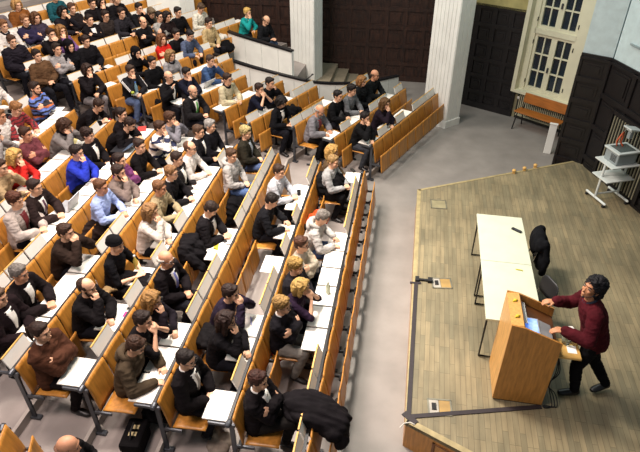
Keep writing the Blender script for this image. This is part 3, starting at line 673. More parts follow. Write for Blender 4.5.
def seat_meshes():
    me = {}
    def panel(w, h, th, bend):   # thin bent plywood panel, local: width y, height z, front +x
        mb = MB(); n = 8; vs = []; m = 10
        for side in (1, -1):
            for j in range(n+1):
                z = h*j/n
                for i in range(m+1):
                    y = w*(i/m-.5); vs.append((side*th/2-bend*(1-(2*i/m-1)**2)*.5+bend*.4*math.sin(math.pi*j/n), y, z))
        N = (n+1)*(m+1); fs = []
        for j in range(n):
            for i in range(m):
                a = j*(m+1)+i; fs += [(a, a+1, a+m+2, a+m+1), (N+a, N+a+m+1, N+a+m+2, N+a+1)]
        for i in range(m): fs += [(i, N+i, N+i+1, i+1), (n*(m+1)+i, n*(m+1)+i+1, N+n*(m+1)+i+1, N+n*(m+1)+i)]
        for j in range(n):
            a = j*(m+1); b = a+m; fs += [(a, a+m+1, N+a+m+1, N+a), (b, N+b, N+b+m+1, b+m+1)]
        return mb.add(vs, fs)
    def tilt(mb, M): mb.v = [tuple(M @ V(p)) for p in mb.v]; return mb
    me['backrest'] = tilt(panel(.392, .44, .014, .018), Matrix.Translation((.075, 0, .42)) @ Matrix.Rotation(math.radians(-10), 4, 'Y')).mesh('backrest', wood_v, True)
    me['seat_up'] = tilt(panel(.385, .40, .014, -.014), Matrix.Translation((.235, 0, .23)) @ Matrix.Rotation(math.radians(-6), 4, 'Y')).mesh('seat', wood_v, True)
    me['seat_down'] = tilt(panel(.385, .38, .014, -.014), Matrix.Translation((.10, 0, .425)) @ Matrix.Rotation(math.radians(87), 4, 'Y')).mesh('seat', wood_v, True)
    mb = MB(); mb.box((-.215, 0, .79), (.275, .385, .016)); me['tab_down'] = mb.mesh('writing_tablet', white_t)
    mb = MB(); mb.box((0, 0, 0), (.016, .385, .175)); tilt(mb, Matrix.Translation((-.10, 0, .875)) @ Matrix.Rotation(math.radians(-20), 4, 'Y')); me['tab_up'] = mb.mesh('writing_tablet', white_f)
    mb = MB(); mb.box((0, 0, 0), (.020, .388, .010)); tilt(mb, Matrix.Translation((-.131, 0, .961)) @ Matrix.Rotation(math.radians(-20), 4, 'Y')); me['tab_edge'] = mb.mesh('edge_strip', wood_e)
    mb = MB(); mb.box((.0, 0, .39), (.045, .018, .78)); mb.box((.10, 0, .40), (.20, .014, .045)); mb.box((-.07, 0, .765), (.18, .014, .030))
    mb.box((.02, 0, .012), (.10, .05, .024)); mb.tube([(.165, -.05, .40), (.165, .05, .40)], .026, 10); me['support'] = mb.mesh('support', black_m)
    mb = MB(); mb.box((-.02, 0, .39), (.05, .024, .78)); mb.box((.10, 0, .40), (.22, .018, .04)); mb.box((-.13, 0, .76), (.30, .022, .035)); mb.box((-.02, 0, .02), (.16, .06, .03)); mb.tube([(-.05, -.02, .79), (-.05, .02, .79)], .035, 12)
    me['end'] = mb.mesh('end_frame', grey_m)
    return me
SM = seat_meshes()
ORD = ['first', 'second', 'third', 'fourth', 'fifth', 'sixth', 'seventh', 'eighth', 'ninth', 'tenth', 'eleventh', 'twelfth', 'thirteenth']
for (sec, k), r in ROWS.items():
    vis = []
    for i in range(r['n']):
        u, v = proj(wp(sec, r['c'], r['t0']+(i+.5)*PW, r['z']+.7))
        if -35 < u < 680 and -40 < v < 500: vis.append(i)
    if not vis: continue
    nm = 'central block' if sec == 'B' else 'angled far block'
    lab = '%s row of honey wood folding seats counted from the stage, %s' % (ORD[k], nm)
    root = empty('seating_row', wp(sec, r['c'], r['t0'], r['z']), FR[sec][2], lab, 'seating row', 'rows of folding lecture hall seats')
    def kid(nme, me, i, par=root, off=0.):
        o = link(nme, SM[me], par); o.location = (0, (i+off)*PW, 0) if par is root else (0, 0, 0); return o
    for i in vis:
        kid('backrest', 'backrest', i, off=.5)
        kid('seat', 'seat_down' if i in r['occ'] else 'seat_up', i, off=.5)
        if not (sec == 'B' and k == 99):
            if i in r['tab']: kid('writing_tablet', 'tab_down', i, off=.5)
            else:
                o = kid('writing_tablet', 'tab_up', i, off=.5); kid('edge_strip', 'tab_edge', i, par=o)
        if i not in (0,) : kid('support', 'support', i)
    kid('end_frame', 'end', vis[0]) if vis[0] == 0 else kid('support', 'support', vis[0])
    kid('end_frame', 'end', vis[-1]+1)
    mb = MB(); a, b = vis[0]*PW, (vis[-1]+1)*PW
    mb.box((-.055, (a+b)/2, .80), (.035, b-a, .03)); mb.box((.025, (a+b)/2, .36), (.03, b-a, .04)); mb.obj('rail', black_m, root)
# ------------------------------------------------------------------ the room shell
WZ = 2.15
A0 = V((.22, 9.42, 0)); B0 = V((.27, 4.13, 0)); C0 = V((3.45, 11.2, 0)); K1 = V((3.03, 11.35, 0)); K2 = V((3.52, 11.1, 0))
sd = (at(455, 452, 0)-at(400.5, 423, 0)).normalized(); D0 = B0+sd*5.2; W3 = (V((4.2, 9.31, 0))-K2).normalized(); E0 = K2+W3*9
stage = [A0, B0, D0, V((E0.x+1.0, D0.y, 0)), E0, K2, C0]
struct(MB().prism([(-14, -3), (9, -3), (9, 19), (-14, 19)], -.75, FZ), 'floor', floor_m)
struct(MB().prism([tuple(p[:2]) for p in stage], -.05, 0), 'floor', stage_m)
ins = lambda p, q: p+(q-p).normalized()*.03
mb = MB()
def wallseg(mb, p, q, z0, z1, th, side=1):
    p = V(p); q = V(q); d = (q-p); L = math.hypot(d.x, d.y); a = math.atan2(d.y, d.x); n = V((-math.sin(a), math.cos(a), 0))*side
    c = (p+q)/2-n*th/2; M = Matrix.Rotation(a, 3, 'Z'); return mb.box((c.x, c.y, (z0+z1)/2), (L, th, z1-z0), R=M)
for p, q, sd_ in ((A0, B0, -1), (B0, D0, -1), (A0, C0, 1)): wallseg(mb, p, q, FZ, -.05, .04, sd_)
struct(mb, 'trim_stage_riser', wood_l)
mb = MB()
wallseg(mb, A0+V((-.012, 0, 0)), B0+V((-.012, 0, 0)), -.05, .006, .07, -1); wallseg(mb, B0, D0, -.05, .006, .07, -1); wallseg(mb, A0, C0, -.05, .006, .05, 1)
struct(mb, 'trim_stage_edge', edge_m)
# recessed door panels in the near stage riser
mb = MB()
for i in range(4):
    p = B0+sd*(.35+i*1.1); q = p+sd*.8; n = V((-sd.y, sd.x, 0))
    nn = n if n.y < 0 else -n
    for a, b, z0, z1 in ((p, q, FZ+.34, FZ+.36), (p, q, FZ+.04, FZ+.06), (p, p+sd*.03, FZ+.04, FZ+.36), (q, q+sd*.03, FZ+.04, FZ+.36)):
        wallseg(mb, a+nn*.012, b+nn*.012, z0, z1, .02, -1)
struct(mb, 'trim_stage_panel', mat('brown_beading', '6e441f', .5))
# tiers
YB = 10.3
for k in range(1, 18):
    x1 = (Bn[k-1] if k <= 10 else Bn[9]-.8*(k-10))-.07; x0 = -14
    z = FZ+.12*k if k < 9 else FZ+Cz[min(k, 13)]+max(0, k-13)*.18
    sx = x1+.015*(-0); 
    struct(MB().prism([(x1+.12, -2), (x1-.065, YB), (x0, YB), (x0, -2)], FZ+.12*(k-1) if k < 9 else z-.2, z), 'floor', tier_m)
    mb = MB(); mb.prism([(x1+.128, -2), (x1-.057, YB), (x1-.10, YB), (x1+.085, -2)], z-.12, z+.004)
    struct(mb, 'trim_step_nosing', nose_m)
for k in range(1, 18):
    c = (Cn[k-1] if k <= 13 else Cn[13]-.7*(k-14))-.07; z = FZ+Cz[min(k, 13)]+max(0, k-13)*.18
    def P2(n, y):  # point on line n at height y
        return ((n+y*math.sin(CA))/math.cos(CA), y)
    zb = FZ+.0 if k == 1 else z-.2
    t1 = {1: 12.9, 2: 12.6, 3: 12.2, 4: 11.8}.get(k, 11.6 if k < 7 else 13.5)
    pe = wp('C', c, t1); pts = [P2(c, YB), tuple(pe[:2]), tuple(wp('C', -20, t1)[:2]), (-16, YB)]
    struct(MB().prism(pts, zb, z), 'floor', tier_m)
    mb = MB(); q0 = P2(c+.008, YB); q1 = wp('C', c+.008, t1); q2 = wp('C', c-.035, t1); q3 = P2(c-.035, YB)
    struct(mb.prism([q0, tuple(q1[:2]), tuple(q2[:2]), q3], z-.12, z+.004), 'trim_step_nosing', nose_m)
# panelled walls
def panel_wall(name, p, q, z0, z1, pw, ph, m=dark_w, th=.2, side=-1):
    """wainscot with raised stiles and rails; the room is on the side of n"""
    p = V((p[0], p[1], 0)); q = V((q[0], q[1], 0)); d = q-p; L = d.length; d.normalize(); n = V((d.y, -d.x, 0))
    a = math.atan2(d.y, d.x); M = Matrix.Rotation(a, 3, 'Z'); mb = MB()
    def bx(s0, s1, za, zb, o0, o1):
        c = p+d*((s0+s1)/2)+n*((o0+o1)/2); mb.box((c.x, c.y, (za+zb)/2), (s1-s0, o1-o0, zb-za), R=M)
    bx(0, L, z0, z1, -th, 0)
    nx = max(1, round(L/pw)); nz = max(1, round((z1-z0)/ph)); w = L/nx; h = (z1-z0)/nz
    for i in range(nx+1): bx(max(0, i*w-.05), min(L, i*w+.05), z0, z1, 0, .03)
    for j in range(nz+1): bx(0, L, max(z0, z0+j*h-.05), min(z1, z0+j*h+.05), 0, .034)
    for i in range(nx):
        for j in range(nz): 
            bx(i*w+.10, (i+1)*w-.10, z0+j*h+.10, z0+(j+1)*h-.10, 0, .012); bx(i*w+.15, (i+1)*w-.15, z0+j*h+.15, z0+(j+1)*h-.15, 0, .026)
    bx(0, L, z0, z0+.16, 0, .05)
    return struct(mb, name, m)
RW0 = V((.2, 15.6, 0)); R1 = V((1.27, 15.0, 0)); R2 = V((2.50, 14.36, 0)); rd = (R2-R1).normalized()
panel_wall('wall_back', (-10, 16.45), (.55, 16.45), FZ, 5.2, .52, .5, dark_w)
panel_wall('wall_back_right', tuple((R1-rd*.35)[:2]), tuple(R2[:2]), FZ, WZ, .44, .47, dark_w2)
mb = MB(); wallseg(mb, R1-rd*.35+V((0, 0, 0)), R2, WZ, 5.2, .2, -1); struct(mb, 'wall_above_back_right', wall_y)
mb = MB(); wallseg(mb, R1-rd*.355, R2, WZ, WZ+.05, .26, -1); struct(mb, 'trim_dado_back_right', dark_w2)
# window bay: wall with recess
wd = V((1.09, -.80, 0)).normalized(); wn = V((wd.y, -wd.x, 0)); Wp = lambda s, z, o=0.: R2+wd*s+wn*o+V((0, 0, z))
wa = math.atan2(wd.y, wd.x); WM = Matrix.Rotation(wa, 3, 'Z')
def wbox(mb, s0, s1, z0, z1, o0, o1):
    c = Wp((s0+s1)/2, (z0+z1)/2, (o0+o1)/2); return mb.box(c, (s1-s0, o1-o0, z1-z0), R=WM)
WB = .35; WH = 1.40
mb = MB(); wbox(mb, -.1, 2.2, FZ, WB-.06, -.25, -.02); wbox(mb, -.1, .05, WB-.06, 4.6, -.25, -.02); wbox(mb, 1.42, 2.2, WB-.06, 4.6, -.25, -.02)
struct(mb, 'wall_window', mat('olive_plaster', '8f8a6c', .8))
mb = MB(); wbox(mb, -.04, 1.6, WB-.06, WB, -.1, .22); struct(mb, 'trim_window_sill', cream_p)
win = MB()
for s0, s1 in ((.0, .20), (1.18, 1.45)): wbox(win, s0, s1, WB, 4.6, -.12, .04)
wbox(win, -.04, .06, WB, 4.6, -.1, .22)
wbox(win, 0, 1.45, 4.45, 4.6, -.12, .06); wbox(win, .17, 1.20, WB, WB+.05, -.12, .03); wbox(win, .17, 1.20, WB+WH, WB+WH+.12, -.12, .04)
wo = struct(win, 'window_1', cream_p)
s_mid = .69
for z0, z1, nr in ((WB+.04, WB+WH, 3), (WB+WH+.12, WB+2*WH+.1, 3)):
    for s0, s1 in ((.20, s_mid), (s_mid, 1.18)):
        mb = MB(); e = .07
        for a, b, c, d in ((s0, s0+e, z0, z1), (s1-e, s1, z0, z1), (s0+e, s1-e, z0, z0+e), (s0+e, s1-e, z1-e, z1)): wbox(mb, a, b, c, d, -.09, .0)
        m_ = (s0+s1)/2; wbox(mb, m_-.016, m_+.016, z0+e, z1-e, -.085, -.02)
        for j in range(1, nr):
            zz = z0+e+(z1-z0-2*e)*j/nr; wbox(mb, s0+e, m_-.016, zz-.016, zz+.016, -.085, -.022); wbox(mb, m_+.016, s1-e, zz-.016, zz+.016, -.085, -.022)
        sash = mb.obj('window_sash', cream_p, wo)
        g = MB(); wbox(g, s0+.03, s1-.03, z0+.03, z1-.03, -.07, -.055); g.obj('glass', mat('dark_glass', '1c2a36', .12, .1, 2, spec=.8), sash)
        hb = MB(); side_s = s1-.04 if s0 < s_mid-.1 else s0+.04
        if s0 > .5: hb2 = MB(); wbox(hb2, s0-.02, s0+.02, z0+.5, z0+.62, 0, .03); hb2.obj('handle', grey_m, sash)
        for zz in (z0+.2, z1-.2):
            h2 = MB(); ss = s0-.005 if s0 < .5 else s1+.005; h2.tube([Wp(ss, zz-.04, .045), Wp(ss, zz+.04, .045)], .012, 8); h2.obj('hinge', black_m, sash)
mb = MB(); wbox(mb, .1, 1.5, FZ+.02, WB-.08, -.02, .03); rad_shade = struct(mb, 'trim_radiator_shade', mat('radiator_shadow', '23241f', .7))  # dark sheet whose colour stands in for the shade behind the radiator ribs
mb = MB()
for i in range(26): wbox(mb, .16+i*.05, .18+i*.05, FZ+.1, .30, .03, .06)
wbox(mb, .14, 1.46, FZ+.1, FZ+.13, .03, .06); wbox(mb, .14, 1.46, .29, .32, .03, .06)
tag(mb.obj('radiator', mat('radiator_cream', 'c9c6a8', .5)), 'cream ribbed radiator under the window behind the wooden bench', 'radiator')
# right pilaster and side wall
panel_wall('wall_pilaster', tuple(K1[:2]), tuple(K2[:2]), FZ, WZ, .5, .47, dark_w2, .3)
pb = K1+V((.47, .88, 0)).normalized()*2.6
mb = MB(); wallseg(mb, K1+V((0.01, 0, 0)), pb, FZ, WZ, .2, 1); struct(mb, 'wall_pilaster_side', dark_w2)
mb = MB(); wallseg(mb, K1+V((.02, .03, 0)), K2+V((.02, .03, 0)), WZ, 5.2, .3, -1); wallseg(mb, K1+V((.03, .04, 0)), pb, WZ, 5.2, .2, 1); struct(mb, 'wall_upper_pilaster', wall_w)
mb = MB(); wallseg(mb, K1, K2, WZ-.02, WZ+.05, .36, -1); struct(mb, 'trim_dado_pilaster', dark_w2)
panel_wall('wall_right', tuple(K2[:2]), tuple(E0[:2]), FZ, WZ, .75, .72, dark_w2)
mb = MB(); wallseg(mb, K2+V((.03, .0, 0)), E0+V((.03, 0, 0)), WZ, 5.2, .3, -1); struct(mb, 'wall_upper_right', wall_w)
mb = MB(); wallseg(mb, K2, E0, WZ-.02, WZ+.05, .26, -1); struct(mb, 'trim_dado_right', dark_w2)
mb = MB(); wallseg(mb, K2+W3*.35+V((-.01, -.0, 0)), K2+W3*.75+V((-.01, 0, 0)), WZ+.4, WZ+.43, .28, -1); struct(mb, 'trim_plaster_line', mat('plaster_line', '8d9c9e', .8))
# grille niche in the right wall
rn = V((W3.y, -W3.x, 0)); ra = math.atan2(W3.y, W3.x); RM = Matrix.Rotation(ra, 3, 'Z')
def rbox(mb, s0, s1, z0, z1, o0, o1):
    c = K2+W3*((s0+s1)/2)+rn*((o0+o1)/2)+V((0, 0, (z0+z1)/2)); return mb.box(c, (s1-s0, o1-o0, z1-z0), R=RM)
mb = MB(); rbox(mb, .55, 1.75, .12, 1.35, .03, .05); struct(mb, 'trim_grille_back', mat('niche_black', '0d0c0c', .8))
mb = MB()
for a, b, c, d in ((.5, .57, .1, 1.4), (1.73, 1.8, .1, 1.4), (.5, 1.8, 1.35, 1.42)): rbox(mb, a, b, c, d, .03, .08)
struct(mb, 'trim_grille_frame', dark_w2)
mb = MB()
for i in range(15): rbox(mb, .62+i*.075, .64+i*.075, .15, 1.33, .055, .075)
struct(mb, 'trim_grille_bars', mat('pale_bars', '8a8772', .5))
# pillars
def pillar(name, pts, z0, z1, grooves, label=None, base=.18):
    """pts: left, front corner, right (plan); four sided white boarded column"""
    l, c, r = [V((p[0], p[1], 0)) for p in pts]; f = l+r-c; mb = MB(); mb.prism([tuple(p[:2]) for p in (l, c, r, f)], z0, z1)
    n = int(grooves)
    for (a, b, cnt) in ((l, c, n), (c, r, max(2, n//2))):
        d = (b-a); L = d.length; d.normalize(); o = V((d.y, -d.x, 0)); an = math.atan2(d.y, d.x)
        for i in range(cnt):
            q = a+d*(L*(i+.5)/cnt)+o*.006; mb.box((q.x, q.y, (z0+z1)/2), (L/cnt-.012, .012, z1-z0), R=Matrix.Rotation(an, 3, 'Z'))
        q = a+d*(L/2)+o*.015; mb.box((q.x, q.y, z0+base/2), (L+.03, .03, base), R=Matrix.Rotation(an, 3, 'Z'))
    return struct(mb, name, white_p)
pillar('wall_pillar', [(.21, 13.6), (.79, 13.3), (1.12, 13.64)], FZ, 5, 7)
pillar('wall_pillar', [(at(292, 73, .0)[0], at(292, 73, 0)[1]), tuple(at(314, 80.5, 0)[:2]), tuple(at(322, 75, 0)[:2])], FZ, 5.4, 6)
q0 = at(153, 38, 1.0); q1 = at(184, 36, 1.0)
pillar('wall_pillar', [(q0.x, q0.y), (q1.x, q1.y), (q1.x+.25, q1.y+.4)], .3, 5.4, 6)
# stairs beside the barrier, climbing to the left
sp = at(354, 80, FZ)
for i, (ua, va, z) in enumerate(((356, 81, -.31), (346, 76, -.17), (335, 70, -.03))):
    e = at(ua, va, z); 
    struct(MB().prism([(e.x, e.y-1.1), (e.x, 16.4), (e.x-3.5, 16.4), (e.x-3.5, e.y-1.1)], FZ if i == 0 else z-.14, z), 'floor_stair', mat('stair_stone', '8f8470', .6, .1, 4))
# curved white barriers with dark rail
def barrier(name, pts, drop, cap=.03, base=None):
    pts = [V(p) for p in pts]; mb = MB(); rail = MB(); seg = []
    if len(pts) > 2:   # smooth
        out = []
        for i in range(len(pts)-1):
            p0 = pts[max(i-1, 0)]; p1 = pts[i]; p2 = pts[i+1]; p3 = pts[min(i+2, len(pts)-1)]
            for j in range(6):
                t = j/6; out.append(.5*((2*p1)+(p2-p0)*t+(2*p0-5*p1+4*p2-p3)*t*t+(3*p1-p0-3*p2+p3)*t**3))
        out.append(pts[-1]); pts = out
    vs = []; fs = []; n = len(pts)
    nrm = []
    for i in range(n):
        d = (pts[min(i+1, n-1)]-pts[max(i-1, 0)]); d.z = 0; d.normalize(); nrm.append(V((-d.y, d.x, 0)))
    def strip(mb, w0, w1, zt, zb):
        vs = []
        for i, p in enumerate(pts):
            zz = zb(p)
            vs += [p+nrm[i]*w0+V((0, 0, zt)), p+nrm[i]*w1+V((0, 0, zt)), V((*(p+nrm[i]*w1)[:2], zz)), V((*(p+nrm[i]*w0)[:2], zz))]
        fs = []
        for i in range(n-1):
            a = 4*i; b = 4*(i+1)
            for j in range(4): fs.append((a+j, a+(j+1) % 4, b+(j+1) % 4, b+j))
        fs += [(3, 2, 1, 0), (4*n-4, 4*n-3, 4*n-2, 4*n-1)]; mb.add(vs, fs)
    strip(mb, -.04, .04, 0, lambda p: base if base is not None else p.z-drop)
    o = struct(mb, name, white_p)
    strip(rail, -.055, .055, .035, lambda p: p.z-.012); r = struct(rail, 'trim_barrier_rail', black_m)
    g = MB()
    L = 0
    for i in range(0, n-1):
        p = pts[i]; d = (pts[i+1]-p); d.z = 0; a = math.atan2(d.y, d.x)
        if i % 3 == 0:
            for s in (1, -1): g.box((p.x-nrm[i].x*.042*s, p.y-nrm[i].y*.042*s, p.z-.05-.35), (.012, .006, .7), R=Matrix.Rotation(a, 3, 'Z'))
    struct(g, 'trim_barrier_batten', mat('white_batten', 'c3c8c2', .6))
    return o
BP = [at(397.5, 76, .15), at(374, 81, .26), at(350, 83.5, .36), at(319, 83, .5), at(294, 78, .66), at(250, 66.5, .9), at(211, 53.5, 1.08)]
barrier('wall_barrier', BP, 1.0)
UB = [at(228, 31, 1.22), at(233, 33.5, 1.22), at(262, 42.5, 1.2), at(292.5, 51.5, 1.18)]
print('barrier', [tuple(round(x, 2) for x in p) for p in BP], [tuple(round(x, 2) for x in p) for p in UB])
barrier('wall_barrier_upper', UB, 1.1, base=0.)
mb = MB(); p = UB[-1]; struct(MB().prism([(UB[0].x-.6, UB[0].y+.1), (p.x, p.y+.06), (p.x+.1, 16.4), (UB[0].x-.6, 16.4)], 0, FZ+.84), 'floor', tier_m)
# ------------------------------------------------------------------ stage fittings
mb = MB(); tp0 = at(416, 283, 0); tp1 = at(408.5, 417, 0); tp2 = at(541, 407, 0)
def flat(mb, p, q, w, h):
    d = V(q)-V(p); L = d.length; a = math.atan2(d.y, d.x); c = (V(p)+V(q))/2; return mb.box((c.x, c.y, h/2), (L, w, h), R=Matrix.Rotation(a, 3, 'Z'))
flat(mb, tp0, tp1, .055, .012); flat(mb, tp1, tp2, .055, .012); flat(mb, at(404, 413, 0), at(416, 424, 0), .08, .014); flat(mb, at(410, 283, 0), at(421, 283.5, 0), .04, .014)
tag(mb.obj('cable_cover', mat('black_tape', '2a2226', .6, .1, 20)), 'long black cable strip taped along the stage edge to the lectern', 'cable cover')
def floor_box(u0, v0, u1, v1, u2, v2, label, sock):
    a = at(u0, v0, 0); b = at(u1, v1, 0); c = at(u2, v2, 0); sx = (b-a); sy = (c-b); ctr = (a+c)/2; ang = math.atan2(sx.y, sx.x)
    e = empty('floor_box', (ctr.x, ctr.y, 0), ang, label, 'floor box'); w, h = sx.length, sy.length; mb = MB()
    for x, y, dx, dy in ((0, h/2, w+.02, .02), (0, -h/2, w+.02, .02), (w/2, 0, .02, h), (-w/2, 0, .02, h)): mb.box((x, y, .005), (dx, dy, .010))
    mb.obj('frame', mat('floorbox_steel', '8d8878', .4, metal=.6), e)
    mb = MB(); mb.box((.06 if sock else 0, 0, .003), (w-.02-(.12 if sock else 0), h-.02, .006)); mb.obj('lid', mat('lid_wood', 'a3854f' if sock else '8f8768', .5), e)
    if sock:
        mb = MB(); mb.box((-w/2+.065, 0, .003), (.11, h-.02, .006)); mb.obj('plate', mat('plate_grey', 'aaa59a', .5), e)
        mb = MB(); mb.box((-w/2+.065, 0, .014), (.05, .09, .018)); mb.obj('socket', black_r, e)
floor_box(432, 288, 451, 288.5, 451, 279, 'wooden-lidded floor box with plugged connectors beside the table', True)
floor_box(428, 414, 451, 416, 451, 401, 'wooden-lidded floor box with one black socket near the stage corner', True)
floor_box(431, 208, 446, 209, 446, 201, 'plain metal-framed floor box at the far end of the stage', False)
mb = MB(); a = at(417, 280, 0); b = at(430, 281.5, 0); flat(mb, a, b, .035, .03); mb.box((b.x, b.y, .025), (.07, .09, .05)); mb.box((a.x, a.y, .02), (.06, .10, .04))
tag(mb.obj('cable_connector', black_r), 'black cable connector between tape strip and floor box', 'connector')
mb = MB(); mb.tube([at(400, 428, 0)+V((0, 0, .01)), at(404, 424, 0)+V((0, 0, .012)), at(410, 423, 0)+V((0, 0, .012)), at(414, 425, 0)+V((0, 0, .01))], .008, 8)
tag(mb.obj('cable', mat('white_cable', 'd8d4c8', .5), smooth=True), 'short white cable over the lower stage corner', 'cable')
for i, (u, v) in enumerate(((514, 175.5), (524.5, 173), (535.5, 170))):
    p = at(u, v, 0); mb = MB(); mb.box((p.x, p.y+.10, -.19), (.05, .05, .5)); mb.ell((p.x, p.y+.10, .06), (.04, .04, .03)); mb.box((p.x, p.y+.25, -.4), (.05, .3, .06))
    tag(mb.obj('wooden_post', wood_e), ['leftmost', 'middle', 'rightmost'][i]+' of three small wooden posts at the back stage edge', 'post', 'small wooden posts behind the stage edge')
# table: two white folding tables end to end
def table(y0, y1, label):
    x0, x1, z = 1.12, 1.80, .755; e = empty('folding_table', ((x0+x1)/2, (y0+y1)/2, 0), 0, label, 'table', 'white folding tables on the stage')
    w, d = x1-x0, y1-y0; mb = MB(); mb.box((0, 0, z-.014), (w, d-.006, .028)); mb.obj('tabletop', table_w, e, bevel=.004)
    mb = MB(); mb.box((0, 0, z-.036), (w-.04, d-.1, .02)); mb.obj('apron', black_m, e)
    for s in (1, -1):
        y = s*(d/2-.09)
        mb = MB()
        mb.tube([(-w/2+.03, y, z-.04), (-w/2+.03, y, .02), (w/2-.03, y, .02), (w/2-.03, y, z-.04)], .014, 8)
        mb.obj('leg_frame', black_m, e, smooth=True)
table(6.41, 7.59, 'far white folding table on stage with a black phone on it')
table(5.23, 6.41, 'near white folding table directly behind the wooden lectern')
p = at(516.5, 230.5, .76); mb = MB(); mb.box((0, 0, .012), (.05, .16, .022)); o = mb.obj('phone', black_r, bevel=.008); o.location = (p.x, p.y, .755); o.rotation_euler = (0, 0, .95)
mb = MB(); mb.box((0, -.01, .0245), (.036, .09, .002)); mb.obj('screen', grey_m, o)
tag(o, 'black phone lying on the far white table', 'phone')
p = at(519, 270, .76); mb = MB(); mb.tube([(-.04, 0, .008), (.0, .003, .009), (.045, 0, .008)], .007, 8); o = mb.obj('marker', mat('yellow_plastic', 'd8cf3a', .5), smooth=True); o.location = (p.x, p.y, .755); o.rotation_euler = (0, 0, -.15); tag(o, 'small yellow marker on the near white table', 'marker')
# lectern
def lectern():
    x0, x1, y0, y1, h1, h0 = 1.28, 1.85, 4.65, 5.24, 1.24, 1.05
    e = empty('lectern', ((x0+x1)/2, (y0+y1)/2, 0), 0, 'honey wood lectern with sloped open top and laptop, speaker behind it', 'lectern'); ox, oy = (x0+x1)/2, (y0+y1)/2
    def prof(za): return None
    sx = x0+.14
    P = [(x0, .02), (x1, .02), (x1, h0), (sx, h1-.02), (x0, h1)]
    def side(y, m, nm):
        mb = MB(); vs = [(px-ox, y-.011-oy, pz) for px, pz in P]+[(px-ox, y+.011-oy, pz) for px, pz in P]; n = len(P)
        mb.add(vs, [tuple(range(n-1, -1, -1)), tuple(range(n, 2*n))]+[(i, (i+1) % n, n+(i+1) % n, n+i) for i in range(n)]); mb.obj(nm, m, e)
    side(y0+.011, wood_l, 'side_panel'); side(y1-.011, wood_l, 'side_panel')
    mb = MB(); mb.box((x0+.011-ox, 0, h1/2), (.022, y1-y0-.044, h1-.04)); mb.obj('front_panel', wood_l_lit, e)
    mb = MB(); mb.box((x0+.07-ox, 0, h1-.022), (.13, y1-y0-.044, .02)); f = mb.obj('top_ledge', wood_l_lit, e)
    for yy in (-.13, .13):
        mb = MB(); mb.ell((x0+.075-ox, yy, h1-.002), (.022, .018, .018)); mb.tube([(x0+.05-ox, yy-.02, h1-.006), (x0+.10-ox, yy+.02, h1-.004)], .006, 6); mb.obj('yellow_clip', mat('yellow_plastic2', 'd9c52c', .5), f, smooth=True)
    sl = math.atan2(h1-h0, x1-sx)
    mb = MB(); L = math.hypot(x1-sx, h1-h0); mb.box((((sx+x1)/2)-ox, 0, (h1+h0)/2-.13), (L-.03, y1-y0-.05, .018), R=Matrix.Rotation(sl, 3, 'Y')); mb.obj('sloped_desk', mat('desk_brown', '5f3a1d', .45, .15, 5), e)
    mb = MB(); mb.box((sx-ox, 0, h1-.085), (.018, y1-y0-.05, .12)); mb.obj('back_stop', mat('desk_brown', '5f3a1d', .45, .15, 5), e)
    mb = MB(); mb.box((0, 0, .02), (x1-x0-.02, y1-y0-.02, .04)); mb.obj('plinth', black_m, e)
    mb = MB(); mb.box((x1-ox-.06, 0, .62), (.02, y1-y0-.05, .3)); mb.obj('shelf_rail', wood_l, e)
    mb = MB(); mb.box((x1-ox+.14, -.10, .80), (.26, .30, .03)); mb.obj('side_shelf', wood_e, e, bevel=.01)
    mb = MB(); mb.box((x1-ox+.08, -.10, .74), (.14, .03, .10)); mb.obj('shelf_bracket', grey_m, e)
    # laptop lies on the sloped desk
    R = Matrix.Rotation(sl, 3, 'Y'); c = V((1.69, 4.84, (h1+h0)/2-.085-.02))
    lp = empty('laptop', c, 0, 'silver laptop with blue screen in the lectern', 'laptop')
    mb = MB(); mb.box((0, 0, 0), (.17, .26, .018), R=R); mb.obj('keyboard_deck', mat('laptop_silver', 'b9bcc0', .35, metal=.5), lp)
    Rl = Matrix.Rotation(sl+math.radians(-20), 3, 'Y'); cc = R @ V((-.085, 0, .01))+Rl @ V((-.08, 0, .0))
    mb = MB(); mb.box(cc, (.17, .26, .012), R=Rl); ls = mb.obj('laptop_lid', mat('laptop_silver', 'b9bcc0', .35, metal=.5), lp)
    mb = MB(); mb.box(cc+Rl @ V((0, 0, .0075)), (.14, .23, .003), R=Rl); mb.obj('screen', mat('screen_blue', '2f5fb0', .3, .35, 9, emit='3a6fd0', es=.7, col2='bcd6f2'), ls)
    mb = MB(); mb.box((1.47, 5.02, 1.12), (.05, .34, .012), R=Matrix.Rotation(sl, 3, 'Y')); tag(mb.obj('document', paper_m), 'white folded paper strip on the lectern slope', 'paper')
lectern()
p = at(567, 338, .83); mb = MB(); mb.box((0, 0, .002), (.10, .12, .003)); o = mb.obj('paper_note', paper_m); o.location = (2.03, 4.83, .816); tag(o, 'printed note on the little wooden side shelf', 'paper')
mb = MB()
def smooth_pts(P, m=6):
    P = [V(p) for p in P]; out = []
    for i in range(len(P)-1):
        p0 = P[max(i-1, 0)]; p1 = P[i]; p2 = P[i+1]; p3 = P[min(i+2, len(P)-1)]
        for j in range(m):
            t = j/m; out.append(.5*((2*p1)+(p2-p0)*t+(2*p0-5*p1+4*p2-p3)*t*t+(3*p1-p0-3*p2+p3)*t**3))
    return out+[P[-1]]
for k in range(3):
    mb.tube(smooth_pts([(1.90, 4.78+.02*k, .74), (1.92+.02*k, 4.75, .5), (1.89-.01*k, 4.73, .3), (1.94+.03*k, 4.72+.02*k, .12), (1.97+.03*k, 4.66, .014), (1.90, 4.62+.02*k, .012), (1.86, 4.64, .012)]), .006, 6)
tag(mb.obj('lectern_cables', black_r, smooth=True), 'black cables hanging from lectern side to the floor', 'cables')
